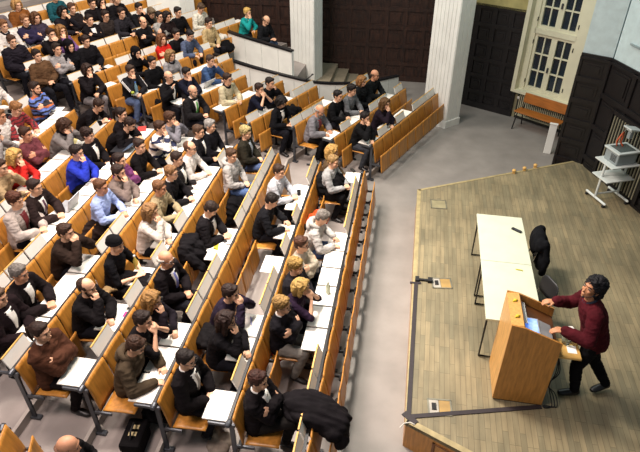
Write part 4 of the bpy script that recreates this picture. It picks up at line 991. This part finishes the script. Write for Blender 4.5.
def jug():
    e = empty('glass_jug', (1.98, 4.93, .816), 0, 'clear glass jug with white cloth beside the laptop on lectern shelf', 'jug'); mb = MB()
    mb.loft([((0, 0, 0), (.045, 0, 0), (0, .045, 0)), ((0, 0, .05), (.058, 0, 0), (0, .058, 0)), ((0, 0, .14), (.05, 0, 0), (0, .05, 0)), ((0, 0, .20), (.042, 0, 0), (0, .042, 0))], 18)
    mb.obj('body', mat('jug_glass', 'cfd8cc', .08, .02, trans=.75), e, smooth=True)
    mb = MB(); mb.tube([(.045, 0, .17), (.09, 0, .15), (.09, 0, .06), (.055, 0, .04)], .008, 8); mb.obj('handle', mat('jug_glass', 'cfd8cc', .08, .02, trans=.75), e, smooth=True)
    mb = MB(); mb.box((0, 0, .215), (.10, .08, .025), R=rot(20, 8)); mb.obj('cloth', paper_m, e, bevel=.008)
jug()
# chairs behind the table
def stage_chair(x, y, rz, label):
    e = empty('chair', (x, y, 0), rz, label, 'chair', 'black chairs behind the stage tables'); e.scale = (.86, .86, .9)   # faces +x
    mb = MB()
    mb.loft([((-.18, 0, .455), (0, .17, 0), (0, 0, .02)), ((-.16, 0, .455), (0, .195, 0), (0, 0, .024)), ((0, 0, .45), (0, .205, 0), (0, 0, .026)), ((.18, 0, .455), (0, .20, 0), (0, 0, .022)), ((.21, 0, .445), (0, .18, 0), (0, 0, .015))], 18)
    mb.obj('seat', mat('chair_black', '1d1f22', .5), e, smooth=True)
    mb = MB(); mb.loft([((-.20, 0, .60), (0, .17, 0), (.014, 0, 0)), ((-.215, 0, .66), (0, .20, 0), (.016, 0, 0)), ((-.235, 0, .78), (0, .205, 0), (.016, 0, 0)), ((-.25, 0, .86), (0, .17, 0), (.014, 0, 0)), ((-.255, 0, .885), (0, .10, 0), (.01, 0, 0))], 18)
    mb.obj('backrest', mat('chair_black', '1d1f22', .5), e, smooth=True)
    for s in (1, -1):
        mb = MB(); mb.tube([(.18, s*.19, .44), (.22, s*.21, .012)], .012, 8); mb.obj('leg', chrome, e, smooth=True)
        mb = MB(); mb.tube([(-.255, s*.17, .80), (-.19, s*.19, .44), (-.25, s*.21, .012)], .012, 8); mb.obj('leg', chrome, e, smooth=True)
c1 = V((1.76, 7.04, 0)); c2 = V((1.82, 5.99, 0))
stage_chair(c1.x, c1.y, math.radians(180), 'black chair on stage hung with a dark coat')
stage_chair(c2.x, c2.y, math.radians(205), 'empty black chair on stage near the speaker')
def heap(name, parts, m, label, cat, vox=.014, wr=.02, ws=9, seed=0, loc=None, group=None, an=(.5, 2.0, 1.)):
    mb = MB()
    for q in parts:
        if q[0] == 'e': mb.ell(q[1], q[2], rot(*q[3]) if len(q) > 3 else None)
        else: mb.tube(q[1], q[2], 10)
    me = remesh(mb, name, vox, 2, wr, ws, an=an, seed=seed); me.materials.append(m); o = link(name, me)
    if loc is not None: o.location = loc
    return tag(o, label, cat, group)
heap('coat', [('e', (.22, 0, .76), (.10, .27, .14)), ('e', (.29, -.02, .56), (.08, .27, .28)), ('e', (.17, .03, .70), (.05, .20, .18)), ('t', [(.27, .2, .82), (.32, .27, .6), (.30, .25, .42)], [.06, .055, .045]), ('t', [(.27, -.2, .82), (.33, -.26, .58), (.31, -.25, .34)], [.06, .055, .045])],
     cloth('14151b'), 'dark navy coat hung over the back of the stage chair', 'coat', .013, .012, 5, loc=(c1.x, c1.y, 0))
# bench under the window
def bench():
    c = Wp(.95, FZ, .45); e = empty('bench', c, wa, 'long orange-brown wooden bench with black legs under the window', 'bench')
    ow = mat('bench_wood', 'a8662a', .4, .14, 4, stretch=(1, 6, 6))
    mb = MB(); mb.box((0, -.0, .44), (1.18, .34, .025)); mb.obj('seat', ow, e, bevel=.006)
    mb = MB(); mb.box((0, .17, .72), (1.10, .02, .24), R=rot(0, 0, -8)); mb.obj('backrest', ow, e, bevel=.006)
    for s in (-.50, .50):
        mb = MB(); mb.tube([(s, .12, .43), (s, .17, .62), (s, .20, .80)], .014, 8); mb.tube([(s, .14, .43), (s, .20, .01)], .016, 8); mb.tube([(s, -.14, .43), (s-.02, -.22, .01)], .016, 8); mb.tube([(s, -.15, .42), (s, .15, .42)], .014, 8); mb.obj('leg_frame', black_m, e, smooth=True)
bench()
mb = MB(); p = Wp(1.50, FZ, .62); mb.box((0, 0, .36), (.05, .16, .72)); mb.box((0, 0, .73), (.07, .18, .03)); o = mb.obj('radiator_cover', white_p, bevel=.008); o.location = (3.12, 12.35, FZ); o.rotation_euler = (0, 0, wa-1.2); tag(o, 'narrow white upright panel at the right end of the bench', 'panel')
mb = MB(); p = Wp(.12, .10, .0); mb.ell(p, (.05, .05, .05)); tag(mb.obj('wall_socket', white_p, smooth=True), 'small round white wall fitting left of the bench', 'socket')
# trolley with overhead projector
def trolley():
    f = [at(587, 195, 0), at(600, 207, 0), at(611, 190, 0), at(625, 205, 0)]
    c = (f[0]+f[1]+f[2]+f[3])/4; d = ((f[2]+f[3])-(f[0]+f[1])).normalized(); a = math.atan2(d.y, d.x); wm = mat('trolley_white', 'd4dbd8', .45, .03)
    e = empty('trolley', (c.x, c.y, 0), a, 'white two-shelf metal trolley on castors by the dark right wall', 'trolley')
    for s in (-1, 1):
        x = s*.24
        mb = MB(); mb.tube([(x, -.26, .075), (x, .26, .075)], .024, 8); ft = mb.obj('foot', wm, e, smooth=True)
        mb = MB(); mb.tube([(x, .02, .075), (x, .02, .80)], .022, 8); mb.obj('post', wm, e, smooth=True)
        for t in (-.24, .24):
            mb = MB(); mb.tube([(x-.012, t, .028), (x+.012, t, .028)], .027, 10); mb.obj('castor', black_r, ft, smooth=True)
    mb = MB(); mb.tube([(-.24, .02, .14), (.24, .02, .14)], .018, 8); mb.obj('crossbar', wm, e)
    for z, w, dd in ((.80, .62, .48), (.50, .60, .42)):
        mb = MB(); mb.box((0, 0, z), (w, dd, .022)); mb.obj('shelf', wm, e, bevel=.004)
    R = Matrix.Rotation(a, 4, 'Z'); e2 = empty('overhead_projector', (c.x, c.y, .811), a, 'grey overhead projector with mirror head and orange cable on the trolley', 'projector'); gm = mat('projector_grey', '8f9a9c', .4, .04); gl = mat('projector_light_grey', 'c3ccca', .45, .04)
    mb = MB(); mb.loft([((0, 0, .0), (.17, .0, 0), (0, .15, 0)), ((0, 0, .001), (.2, .0, 0), (0, .17, 0))], 4)
    mb = MB(); mb.box((0, 0, .11), (.40, .34, .22)); mb.obj('housing', gm, e2, bevel=.02)
    mb = MB(); mb.box((0, 0, .235), (.46, .40, .035)); tp = mb.obj('top_frame', gl, e2, bevel=.01)
    mb = MB(); mb.box((0, 0, .255), (.32, .28, .006)); mb.obj('glass_plate', mat('plate_glass', '55605f', .1), tp)
    mb = MB()
    for i in range(6): mb.box((-.203, -.06, .06+i*.022), (.006, .14, .008))
    mb.obj('vent', black_r, e2)
    mb = MB(); mb.tube([(.05, .14, .25), (.05, .14, .62)], .014, 8); mb.tube([(.05, .14, .60), (.05, .02, .62)], .012, 8); mb.obj('column', chrome, e2, smooth=True)
    mb = MB(); mb.box((.05, .0, .50), (.07, .07, .13)); mb.obj('lens_head', gm, e2, bevel=.01)
    mb = MB(); mb.box((.05, -.02, .63), (.26, .20, .025), R=rot(0, 12, 0)); mb.box((.05, -.02, .61), (.16, .14, .03)); mb.obj('mirror_head', gl, e2, bevel=.006)
    mb = MB(); mb.tube([(-.06, .10, .26), (-.09, .10, .36), (-.03, .11, .46), (.03, .13, .50), (.04, .13, .40), (.0, .1, .32), (.03, .06, .265)], .014, 8); mb.obj('orange_cable', mat('orange_rubber', 'c0522a', .5), e2, smooth=True)
trolley()
# ------------------------------------------------------------------ speaker
def speaker():
    base = V((2.30, 4.95, 0)); b = lambda *p: V(p)-base; J = {}
    J['pel'] = b(2.27, 4.95, .95); J['lean'] = rot(180, 12); J['waist'] = b(2.22, 4.95, 1.12); J['chest'] = b(2.16, 4.95, 1.29); J['shl'] = b(2.11, 4.95, 1.41); J['neck'] = b(2.08, 4.95, 1.475)
    J['head'] = b(2.06, 4.955, 1.635); J['hM'] = rot(208, -18, 0); J['F'] = V((-.96, 0, -.22)).normalized(); J['side'] = V((0, -1, 0)); J['w'] = .18; J['fem'] = False
    J['sh'] = [b(2.12, 4.775, 1.40), b(2.12, 5.125, 1.40)]
    J['el'], J['wr'] = [], []
    for i, (w, pole) in enumerate((((1.86, 4.76, 1.155), (.6, -.7, -.6)), ((1.80, 5.12, 1.255), (.3, .6, -.8)))):
        e, t = ik(J['sh'][i], b(*w), .29, .26, pole); J['el'].append(e); J['wr'].append(t)
    J['hd'] = [V((-1, .1, -.15)), V((-1, -.05, -.1))]; J['hn'] = [V((0, 0, 1)), V((0, 0, 1))]; J['curl'] = .45
    J['hip'] = [b(2.26, 4.865, .92), b(2.27, 5.035, .92)]
    J['kn'] = [b(2.17, 4.89, .50), b(2.40, 5.04, .49)]; J['an'] = [b(2.25, 4.90, .10), b(2.62, 5.02, .14)]
    J['toe'] = [V((-1, -.15, 0)), V((-.9, -.45, 0))]
    s = person(J, (('speaker', False, 'z'), 0), base, 0, 'standing speaker with dark curly hair, dark red sweater and headset behind the wooden lectern', top='jacket', tc='4b151d', hair='afro', hc='17161a', sc='o', lc='15151b', shoe='101013', scale=1.0, hs=1.05, vox=.006, tkey='speaker', ex='')
    c = J['head']; M = J['hM']
    mb = MB(); mb.tube([c+M @ V((0, .088, -.01)), c+M @ V((.06, .085, -.055)), c+M @ V((.115, .05, -.085))], .004, 6); mb.ell(c+M @ V((.120, .045, -.087)), (.013, .011, .011)); mb.obj('headset_microphone', black_r, s, smooth=True)
    cm = MB(); cm.v = [tuple(p) for p in collar_mb(J, .062, .014).v]; cm.f = collar_mb(J, .062, .014).f; cm.obj('shirt_collar', mat('shirt_dark', '232a3c', .8), s, smooth=True)
    for i in (0, 1):
        w = J['wr'][i]; e = J['el'][i]; d = (w-e).normalized(); mb = MB(); mb.tube([w-d*.030, w-d*.005], .034, 12); mb.obj('cuff' if i else 'wristwatch', mat('cuff_dark', '1b1c22', .5), s, smooth=True)
speaker()
# bald man and wooden seat back of the near side block
J = pose('lap', 0, False, 'n'); hz = J['head'].z*PSC
p = at(64, 457, FZ+.12+hz)
person(J, (('lap', False, 'n'), 0), V((p.x-J['head'].x*PSC, p.y+.02, FZ+.12)), math.radians(20), 'bald-headed person at the bottom edge beside the aisle steps', tc='1d191c', hair='bald', hc='7a5a48', sc='q')
q_ = at(9, 428, FZ+.36+.86)
e = empty('seating_row', V((q_.x, q_.y-.15, FZ+.36)), math.radians(20), 'single honey wood seat back at the bottom left corner', 'seating row')
for nme, me, y in (('backrest', 'backrest', 0), ('seat', 'seat_up', 0), ('backrest', 'backrest', -PW), ('seat', 'seat_up', -PW)):
    o = link(nme, SM[me], e); o.location = (0, y, 0)
o = link('end_frame', SM['end'], e); o.location = (0, PW/2, 0)
# a folding seat for the listener in leather behind the upper barrier
for o_, sec_, k_, t_ in PLACED:
    if 'leather jacket and jeans' in o_['label']:
        e = empty('auditorium_chair', wp('C', ROWS['C', 7]['c'], t_-PW/2, ROWS['C', 7]['z']), FR['C'][2], 'wooden seat under the balding man in leather jacket behind the upper barrier', 'chair')
        for nme, me in (('backrest', 'backrest'), ('seat', 'seat_down')):
            o = link(nme, SM[me], e); o.location = (0, PW/2, 0)
        for y_ in (0, PW): o = link('support', SM['support'], e); o.location = (0, y_, 0)
# ------------------------------------------------------------------ coats, bags, things
def coat(u, v, z, col, label, s=1., seed=0, vert=False, name='coat', cat='coat'):
    r = random.Random(seed*13+5); p = at(u, v, z); P = []
    for i in range(5):
        a = r.uniform(0, 6.28); d = .11*s
        P.append(('e', (math.cos(a)*d, math.sin(a)*d, r.uniform(-.04, .05)*s), (.13*s, .10*s, (.20 if vert else .07)*s), (r.uniform(0, 360), r.uniform(-20, 20), r.uniform(-20, 20))))
    P.append(('e', (0, 0, 0), (.16*s, .16*s, (.24 if vert else .09)*s)))
    a = r.uniform(0, 6.28); P.append(('t', [(0, 0, .05*s), (math.cos(a)*.2*s, math.sin(a)*.2*s, .05*s), (math.cos(a+.5)*.30*s, math.sin(a+.5)*.3*s, -.08*s)], [.06*s, .055*s, .045*s]))
    return heap(name, P, cloth(col), label, cat, .013, .020*s, 7, seed, loc=p)
big = heap('coat', [('e', (0, 0, .02), (.36, .22, .10), (-10, 10)), ('e', (.22, -.05, -.08), (.16, .20, .14), (-20, 20)), ('e', (-.15, .05, -.02), (.24, .20, .10)), ('e', (.30, -.12, -.20), (.08, .12, .12)), ('t', [(-.2, .1, 0), (-.36, .16, -.08)], [.09, .07])],
           cloth('1f1b1f'), 'large black coat draped over the seat end in the lower middle', 'coat', .012, .035, 4.5, 3, loc=at(316, 412, .42))
coat(330, 186, .30, '1b1a1d', 'black coat over the lap of the grey-sweatered listener near the stage', 1.3, 31, True)
coat(95, 230, .65, '2e211e', 'dark brown coat spread over empty seats before the light blue shirt', 1.45, 2)
coat(14, 250, .62, '221a26', 'dark navy coat on a seat at the left edge', 1.3, 4)
coat(191, 251, .5, '1a171b', 'black coat hung over the seat next to the white-haired suited man', 1.2, 5, True)
coat(133, 283, .6, '1e191c', 'black coat on seat between the bald bearded man and blond listener', 1.35, 6)
coat(108, 291, .75, '8a7250', 'tan fur collar lying on a black coat', .35, 7, name='fur_collar', cat='collar')
coat(73, 326, .45, '1c171a', 'black padded jacket on the seat below the bald bearded man', .9, 8)
coat(50, 275, .55, '251a1d', 'dark jacket on the seats behind the grey-haired man in suit', 1.0, 9)
coat(293, 116, .45, '141418', 'black rounded backpack standing on a seat of the angled block', 1.0, 10, True, 'backpack', 'backpack')
coat(236, 119, .35, '17161a', 'black bag hanging between desk rows above the olive coat', .8, 11, True, 'bag', 'bag')
coat(221, 49, 1.0, '121216', 'black coat bundled on the seat end by the white barrier corner', 1.5, 12)
coat(223, 70, .6, '15151a', 'black backpack by the barrier behind the steel blue sweater', .75, 13, True, 'backpack', 'backpack')
coat(186, 54, 1.0, 'd8d5cd', 'white coat with black lining beside the grey sweater with scarf', .9, 14)
coat(216, 37, 1.15, 'cfcac0', 'pale coat over the desk before the tan sweater', 1.4, 15)
coat(197, 27, 1.15, 'd99a22', 'mustard yellow garment on the seat beside the tan sweater', .65, 16, name='garment', cat='garment')
coat(154, 107, .7, '17151a', 'black coat heaped on the seat end below the track jacket man', 1.2, 17, True)
coat(118, 53, 1.2, '19171b', 'black jacket lying on the folded seats, upper block', .95, 18)
coat(110, 37, 1.45, '17161a', 'black jacket on the desk strip left of the broad man', .85, 19)
coat(131, 44, 1.15, '9a1f20', 'dark red garment beside a person in black, upper block', .6, 20, name='garment', cat='garment')
coat(109, 127, .6, 'b3262c', 'bright red jacket behind the dark-haired woman in black top', .8, 21, True)
coat(131, 232, .55, '93bdbb', 'pale turquoise cloth on the seat beside the white-topped listener', .75, 22, name='cloth', cat='cloth')
coat(234, 210, .2, '17151a', 'black coat hanging from the seat below the grey hooded sweatshirt', 1.1, 23, True)
coat(300, 232, .2, '17161a', 'black jacket beneath the grey-haired writer', .7, 24, True)
coat(319, 218, .35, 'cf4a22', 'orange-red jacket behind the grey-haired writer', .7, 25, True)
coat(280, 352, -.1, 'a02020', 'red bag hanging under the folded seat in the second row', .55, 26, True, 'bag', 'bag')
coat(205, 335, .4, '1a171a', 'black coat bundled between purple sweater and black suit', 1.15, 27)
coat(155, 410, .1, '17151a', 'black cloth bag by the feet of the man in olive coat', .7, 28, True, 'bag', 'bag')
coat(218, 444, -.2, '8f8478', 'silver-brown patterned scarf heaped on the floor at the bottom', .8, 29, name='scarf', cat='scarf')
coat(22, 376, .0, '161416', 'black bag on the floor left of the brown coat', 1.0, 30, True, 'bag', 'bag')
coat(190, 250+130, .15, '1b171b', 'dark coat on the seat behind the suited man with striped tie', .8, 32)
def bag(u, v, z, d, rz, col, label, name='bag', cat='bag', note=False):
    p = at(u, v, z); e = empty(name, (p.x, p.y, z), rz, label, cat); m = cloth(col) if name != 'storage_box' else mat('blue_plastic', col, .4)
    if name == 'storage_box':
        mb = MB(); a, b, h = d; t = .012
        for c_, s_ in (((0, 0, t/2), (a, b, t)), ((a/2, 0, h/2), (t, b, h)), ((-a/2, 0, h/2), (t, b, h)), ((0, b/2, h/2), (a, t, h)), ((0, -b/2, h/2), (a, t, h)), ((0, b/2+.012, h-.012), (a+.04, .03, .02)), ((0, -b/2-.012, h-.012), (a+.04, .03, .02))): mb.box(c_, s_)
        mb.obj('body', m, e); mb = MB(); mb.box((0, 0, h*.45), (a-.03, b-.03, h*.7)); mb.obj('contents', cloth('20305c'), e)
    else:
        mb = MB(); mb.box((0, 0, d[2]/2), d); mb.obj('body', m, e, bevel=.035)
        mb = MB(); mb.box((0, 0, d[2]*.78), (d[0]+.015, d[1]+.015, d[2]*.5)); fl = mb.obj('flap', m, e, bevel=.03)
        mb = MB(); mb.tube([(0, -d[1]*.3, d[2]), (0, -d[1]*.15, d[2]+.09), (0, d[1]*.15, d[2]+.09), (0, d[1]*.3, d[2])], .012, 8); mb.obj('strap', black_r, e, smooth=True)
        if note:
            for yy in (-.03, .06):
                mb = MB(); mb.box((0, yy, d[2]+.012), (.09, .05, .006)); mb.obj('note', mat('beige_card', 'cbb98a', .7), fl)
    return e
bag(138, 446, -.12, (.22, .36, .26), .1, '141214', 'black shoulder bag with beige tags on the floor at the bottom', note=True)
bag(132, 122, .28, (.30, .36, .17), -.35, '2a4fc0', 'bright blue plastic box on the floor under the track jacket man', 'storage_box', 'box')
def on_desk(sec, k, u, v, dz=.799):
    r = ROWS[sec, k]; return at(u, v, r['z']+dz)
def flat_item(name, sec, k, u, v, size, rz, m, label, cat, group=None, extra=None):
    p = on_desk(sec, k, u, v); mb = MB(); mb.box((0, 0, size[2]/2), size); o = mb.obj(name, m); o.location = p; o.rotation_euler = (0, 0, FR[sec][2]+rz); tag(o, label, cat, group)
    if extra: extra(o, size)
    return o
def lines(o, s):
    mb = MB()
    for i in range(5): mb.box((-s[0]*.3+i*s[0]*.15, 0, s[2]+.0005), (.004, s[1]*.7, .001))
    mb.obj('print', mat('grey_ink', '77757a', .8), o)
def yell(o, s):
    mb = MB(); mb.box((0, .01, s[2]+.0006), (.07, .14, .0012), R=rot(25)); mb.box((.02, -.05, s[2]+.0006), (.09, .03, .0012), R=rot(-10)); mb.obj('print', mat('yellow_print', 'd3bf2c', .7), o)
def pink(o, s):
    mb = MB(); mb.box((s[0]*.36, -.03, s[2]+.0006), (.03, .10, .0012)); mb.obj('print', mat('magenta_print', 'c22a78', .7), o)
    mb = MB(); mb.box((s[0]*.36, .07, s[2]+.0006), (.03, .05, .0012)); mb.obj('heading', black_r, o)
PS = [('B', 0, 340, 238, 'sheet of paper under the hands of the grey-haired writer', lines), ('B', 1, 300, 189, 'printed sheet at the far end desk before the pale grey shirt', lines), ('B', 1, 283, 232, 'sheet under the writing hand of the man in black sweater', lines),
      ('B', 2, 216, 247, 'white sheet printed with bold yellow shapes', yell), ('B', 3, 120, 312, 'white sheet with a magenta heading', pink), ('B', 2, 157, 377, 'sheet the man in olive coat writes on', lines),
      ('C', 0, 372, 139, 'sheet before the writing man in black sweater', lines), ('C', 0, 399, 116, 'booklet on the only flat desk of the first angled row', lines), ('C', 1, 333, 134, 'sheet under the hands of the man in tweed jacket', lines),
      ('C', 4, 241, 97, 'sheet on the desk before the cream sweater', lines), ('C', 5, 178, 101, 'sheet before the balding man in black suit', lines), ('B', 4, 55, 300, 'sheet under the hands of the grey-haired suited man', None), ('B', 3, 168, 239, 'sheet before the listener with the white top', lines), ('B', 7, 57, 110, 'long sheet on the desk behind the striped sweater', lines), ('B', 5, 60, 212, 'sheet beside the open laptop', None)]
for sec, k, u, v, lab, ex in PS: flat_item('paper_sheet', sec, k, u, v, (.21, .28, .003), rnd.uniform(-.25, .25), paper_m, lab, 'paper', None, ex)
flat_item('folder', 'B', 6, 70, 142, (.24, .30, .006), .3, mat('yellow_paper', 'd8c98a', .8), 'yellowish paper pad before the grey-sweatered listener hiding the face', 'paper')
flat_item('booklet', 'B', 5, 142, 129, (.16, .22, .008), .4, mat('red_cover', 'c43a34', .6), 'red booklet on the desk of the woman in black top', 'booklet')
flat_item('phone', 'B', 1, 292, 201, (.06, .12, .014), .2, black_r, 'black phone on the desk of the pale grey shirt', 'phone')
flat_item('glasses_case', 'C', 3, 0, 0, (.05, .1, .02), 0, black_r, '', '') if False else None
flat_item('glove', 'B', 0, 353, 171, (.05, .12, .03), .6, mat('dark_leather', '2a2622', .6), 'small dark glove on the farthest desk nearest the stage', 'glove')
flat_item('phone', 'B', 2, 223, 241, (.06, .13, .012), 1.2, black_r, 'black phone above the yellow-printed sheet', 'phone')
flat_item('pen', 'B', 1, 251, 321, (.012, .14, .012), .3, mat('blue_pen', '4a5fd0', .4), 'blue pen on the desk of the long-haired listener with glasses', 'pen')
flat_item('pen', 'B', 3, 192, 193, (.010, .13, .010), 1.2, black_r, 'black pen on an empty white desk before the white shirt', 'pen')
flat_item('pen', 'B', 2, 163, 367, (.012, .13, .012), 1.0, mat('blue_pen', '4a5fd0', .4), 'blue pen in the hand of the man in olive coat', 'pen')
flat_item('pen', 'B', 3, 168, 238, (.010, .13, .010), .6, mat('red_pen', 'b03050', .4), 'red pen near the chin-resting listener in white top', 'pen')
flat_item('towel', 'B', 0, 352, 171, (.1, .1, .1), 0, paper_m, '', '') if False else None
def laptop(sec, k, u, v, rz, col, ang, label):
    p = on_desk(sec, k, u, v); e = empty('laptop', p, FR[sec][2]+rz, label, 'laptop'); m = mat('laptop_shell', col, .35, metal=.3)
    mb = MB(); mb.box((-.02, 0, .009), (.22, .31, .016)); mb.obj('keyboard_deck', m, e, bevel=.003)
    R = Matrix.Rotation(math.radians(ang), 3, 'Y'); mb = MB(); mb.box(V((.09, 0, .014))+R @ V((0, 0, .105)), (.010, .31, .21), R=R); l = mb.obj('lid', m, e)
    mb = MB(); mb.box(V((.09, 0, .014))+R @ V((-.006, 0, .105)), (.002, .28, .18), R=R); mb.obj('screen', mat('screen_dark', '39414f', .25, .2, 5, emit='8fa4c0', es=.25), l)
laptop('B', 5, 68, 207, 0, 'aeb0b4', 18, 'open silver laptop before the man in brown suit')
laptop('B', 5, 121, 149, 0, '2b2b30', 60, 'dark laptop on the desk before the curly-haired young man')
laptop('C', 5, 205, 86, 0, 'cfd0d0', 35, 'pale laptop on the desk next to the steel blue sweater')
def lathe_item(name, p, prof, m, label, cat, cap=None):
    mb = MB(); mb.loft([((0, 0, z), (r_, 0, 0), (0, r_, 0)) for z, r_ in prof], 16); o = mb.obj(name, m, smooth=True); o.location = p; tag(o, label, cat)
    if cap: mb = MB(); mb.loft([((0, 0, z), (r_, 0, 0), (0, r_, 0)) for z, r_ in cap[0]], 12); mb.obj('cap', cap[1], o, smooth=True)
    return o
bot = [(0, .028), (.005, .032), (.13, .032), (.17, .014), (.20, .013)]
lathe_item('bottle', on_desk('B', 3, 137, 268), bot, mat('yellow_bottle', 'c9b45a', .2), 'pale yellow bottle on the desk of the black knitted cap', 'bottle', ([(.20, .015), (.22, .015)], white_p))
lathe_item('bottle', on_desk('C', 7, 137, 92), bot, mat('blue_bottle', '8fb6c9', .15, trans=.4), 'small clear blue water bottle on the track jacket man\'s desk', 'bottle', ([(.20, .015), (.22, .015)], mat('blue_cap', '3a6fc0', .4)))
lathe_item('bottle', on_desk('B', 0, 328, 293), bot, mat('clear_bottle', 'b9bfa8', .15, trans=.5), 'slim clear bottle on the rail at the front desks', 'bottle', ([(.20, .015), (.22, .015)], white_p))
cupp = [(0, .026), (.004, .028), (.09, .037), (.092, .034), (.088, .033), (.01, .025)]
lathe_item('cup', on_desk('B', 1, 299, 195), cupp, black_r, 'black cup on the desk of the pale grey shirt', 'cup')
lathe_item('cup', on_desk('B', 4, 141, 203), cupp, white_p, 'white paper cup in front of the khaki sweater', 'cup')
lathe_item('cup', wp('B', ROWS['B', 8]['c']-.2, ROWS['B', 8]['t0']+12.5*PW, ROWS['B', 8]['z']+.799), cupp, white_p, 'white cup at the left edge above the red striped sweater', 'cup')
lathe_item('apple', on_desk('C', 7, 133, 94), [(0, .01), (.006, .028), (.03, .036), (.05, .03), (.056, .012)], mat('apple_green', 'a6b23a', .4), 'yellow-green apple on the track jacket man\'s desk', 'apple')
# aisle floor: blue-white disc, cable, yellow tape
p = at(24, 405, FZ+.48); mb = MB(); mb.loft([((0, 0, 0), (.06, 0, 0), (0, .06, 0)), ((0, 0, .006), (.06, 0, 0), (0, .06, 0))], 20); o = mb.obj('disc', mat('disc_blue', 'a8cbe8', .3, .2, 20)); o.location = (p.x, p.y, FZ+.485); tag(o, 'pale blue disc on the aisle step, lower left', 'disc')
mb = MB(); mb.tube([at(32, 402, FZ+.5), at(47, 416, FZ+.40)], .008, 6); tag(mb.obj('aisle_cable', mat('white_cable', 'd8d4c8', .5), smooth=True), 'pale cable across the aisle step, lower left', 'cable')
mb = MB(); mb.tube([at(99, 423, FZ+.40), at(106, 431, FZ+.37), at(113, 434, FZ+.28)], .008, 6); tag(mb.obj('aisle_cable', mat('white_cable', 'd8d4c8', .5), smooth=True), 'pale cable curling on the aisle step near the olive coat', 'cable')
mb = MB(); a = at(48, 415, FZ+.375); b = at(70, 418, FZ+.375); d = b-a; mb.box((a+b)/2, (d.length, .03, .008), R=Matrix.Rotation(math.atan2(d.y, d.x), 3, 'Z')); tag(mb.obj('marking_tape', mat('yellow_tape', 'c9b02a', .6, .3, 30)), 'yellow and white marking tape on the aisle edge', 'tape')
# coat hanging by the upper barrier pillar, microphone on the barrier
p = at(309, 78, .75); mb = MB(); mb.tube([at(306, 80, .62)+V((0, 0, .0)), at(312, 75, .78)], .012, 8); mb.ell(at(312.5, 74.5, .79), (.03, .02, .02)); tag(mb.obj('barrier_microphone', black_r, smooth=True), 'thin black rod standing on the rail in front of the middle white pillar', 'rod')
# track jacket stripes
for o, sec, k, t in PLACED:
    if 'track jacket with white' in o['label']:
        J = pose('chinR', 0, False, 'n'); mb = MB()
        for i in (0, 1):
            for off in (-.018, 0, .018):
                a, e = J['sh'][i], J['el'][i]; d = (e-a).normalized(); sd2 = V((1, 0, 0)).cross(d).normalized(); up = V((0, 1 if i == 0 else -1, .6)).normalized(); up = (up-d*up.dot(d)).normalized(); tn = d.cross(up)
                mb.tube([a+up*.074+tn*off, a.lerp(e, .5)+up*.072+tn*off, e+up*.064+tn*off], .006, 6)
            mb.obj('sleeve_stripes', mat('stripe_white', 'e6e4e0', .7), o, smooth=True); mb = MB()
# ------------------------------------------------------------------ light
def area(name, loc, target, size, power, col, sy=None, spr=180):
    l = bpy.data.lights.new(name, 'AREA'); l.shape = 'RECTANGLE' if sy else 'SQUARE'; l.size = size; l.energy = power; l.color = col
    if sy: l.size_y = sy
    o = bpy.data.objects.new(name, l); C.objects.link(o); o.location = loc; l.spread = math.radians(spr); o.rotation_euler = (V(target)-V(loc)).to_track_quat('-Z', 'Y').to_euler()
    return o
area('ceiling_lamp_audience', (-4.5, 6.5, 7.6), (-4.2, 6.5, 0), 2.2, 470, (1, .83, .74))
area('ceiling_lamp_upper', (-5.6, 11.6, 7.6), (-5.6, 12., 0), 2.4, 400, (1, .90, .80))
area('ceiling_lamp_front', (-2.4, 6.8, 7.6), (-.9, 6.2, 0), 1.2, 190, (1, .91, .80), spr=88)
area('ceiling_lamp_near', (-4.0, 1.8, 7.6), (-3.0, 3.6, 0), 1.8, 330, (1, .82, .76))
area('ceiling_lamp_back', (.2, 11.5, 7.6), (.5, 12.6, 0), 2.4, 120, (.84, 1., .94))
w = bpy.data.worlds.new('world'); bpy.context.scene.world = w; w.use_nodes = True
w.node_tree.nodes['Background'].inputs[0].default_value = (.72, .88, .95, 1); w.node_tree.nodes['Background'].inputs[1].default_value = .12
sc = bpy.context.scene; sc.view_settings.view_transform = 'Standard'; sc.view_settings.look = 'None'; sc.view_settings.exposure = .45; sc.view_settings.gamma = 1; sc.view_settings.use_curve_mapping = False
print('objects', len(bpy.data.objects))
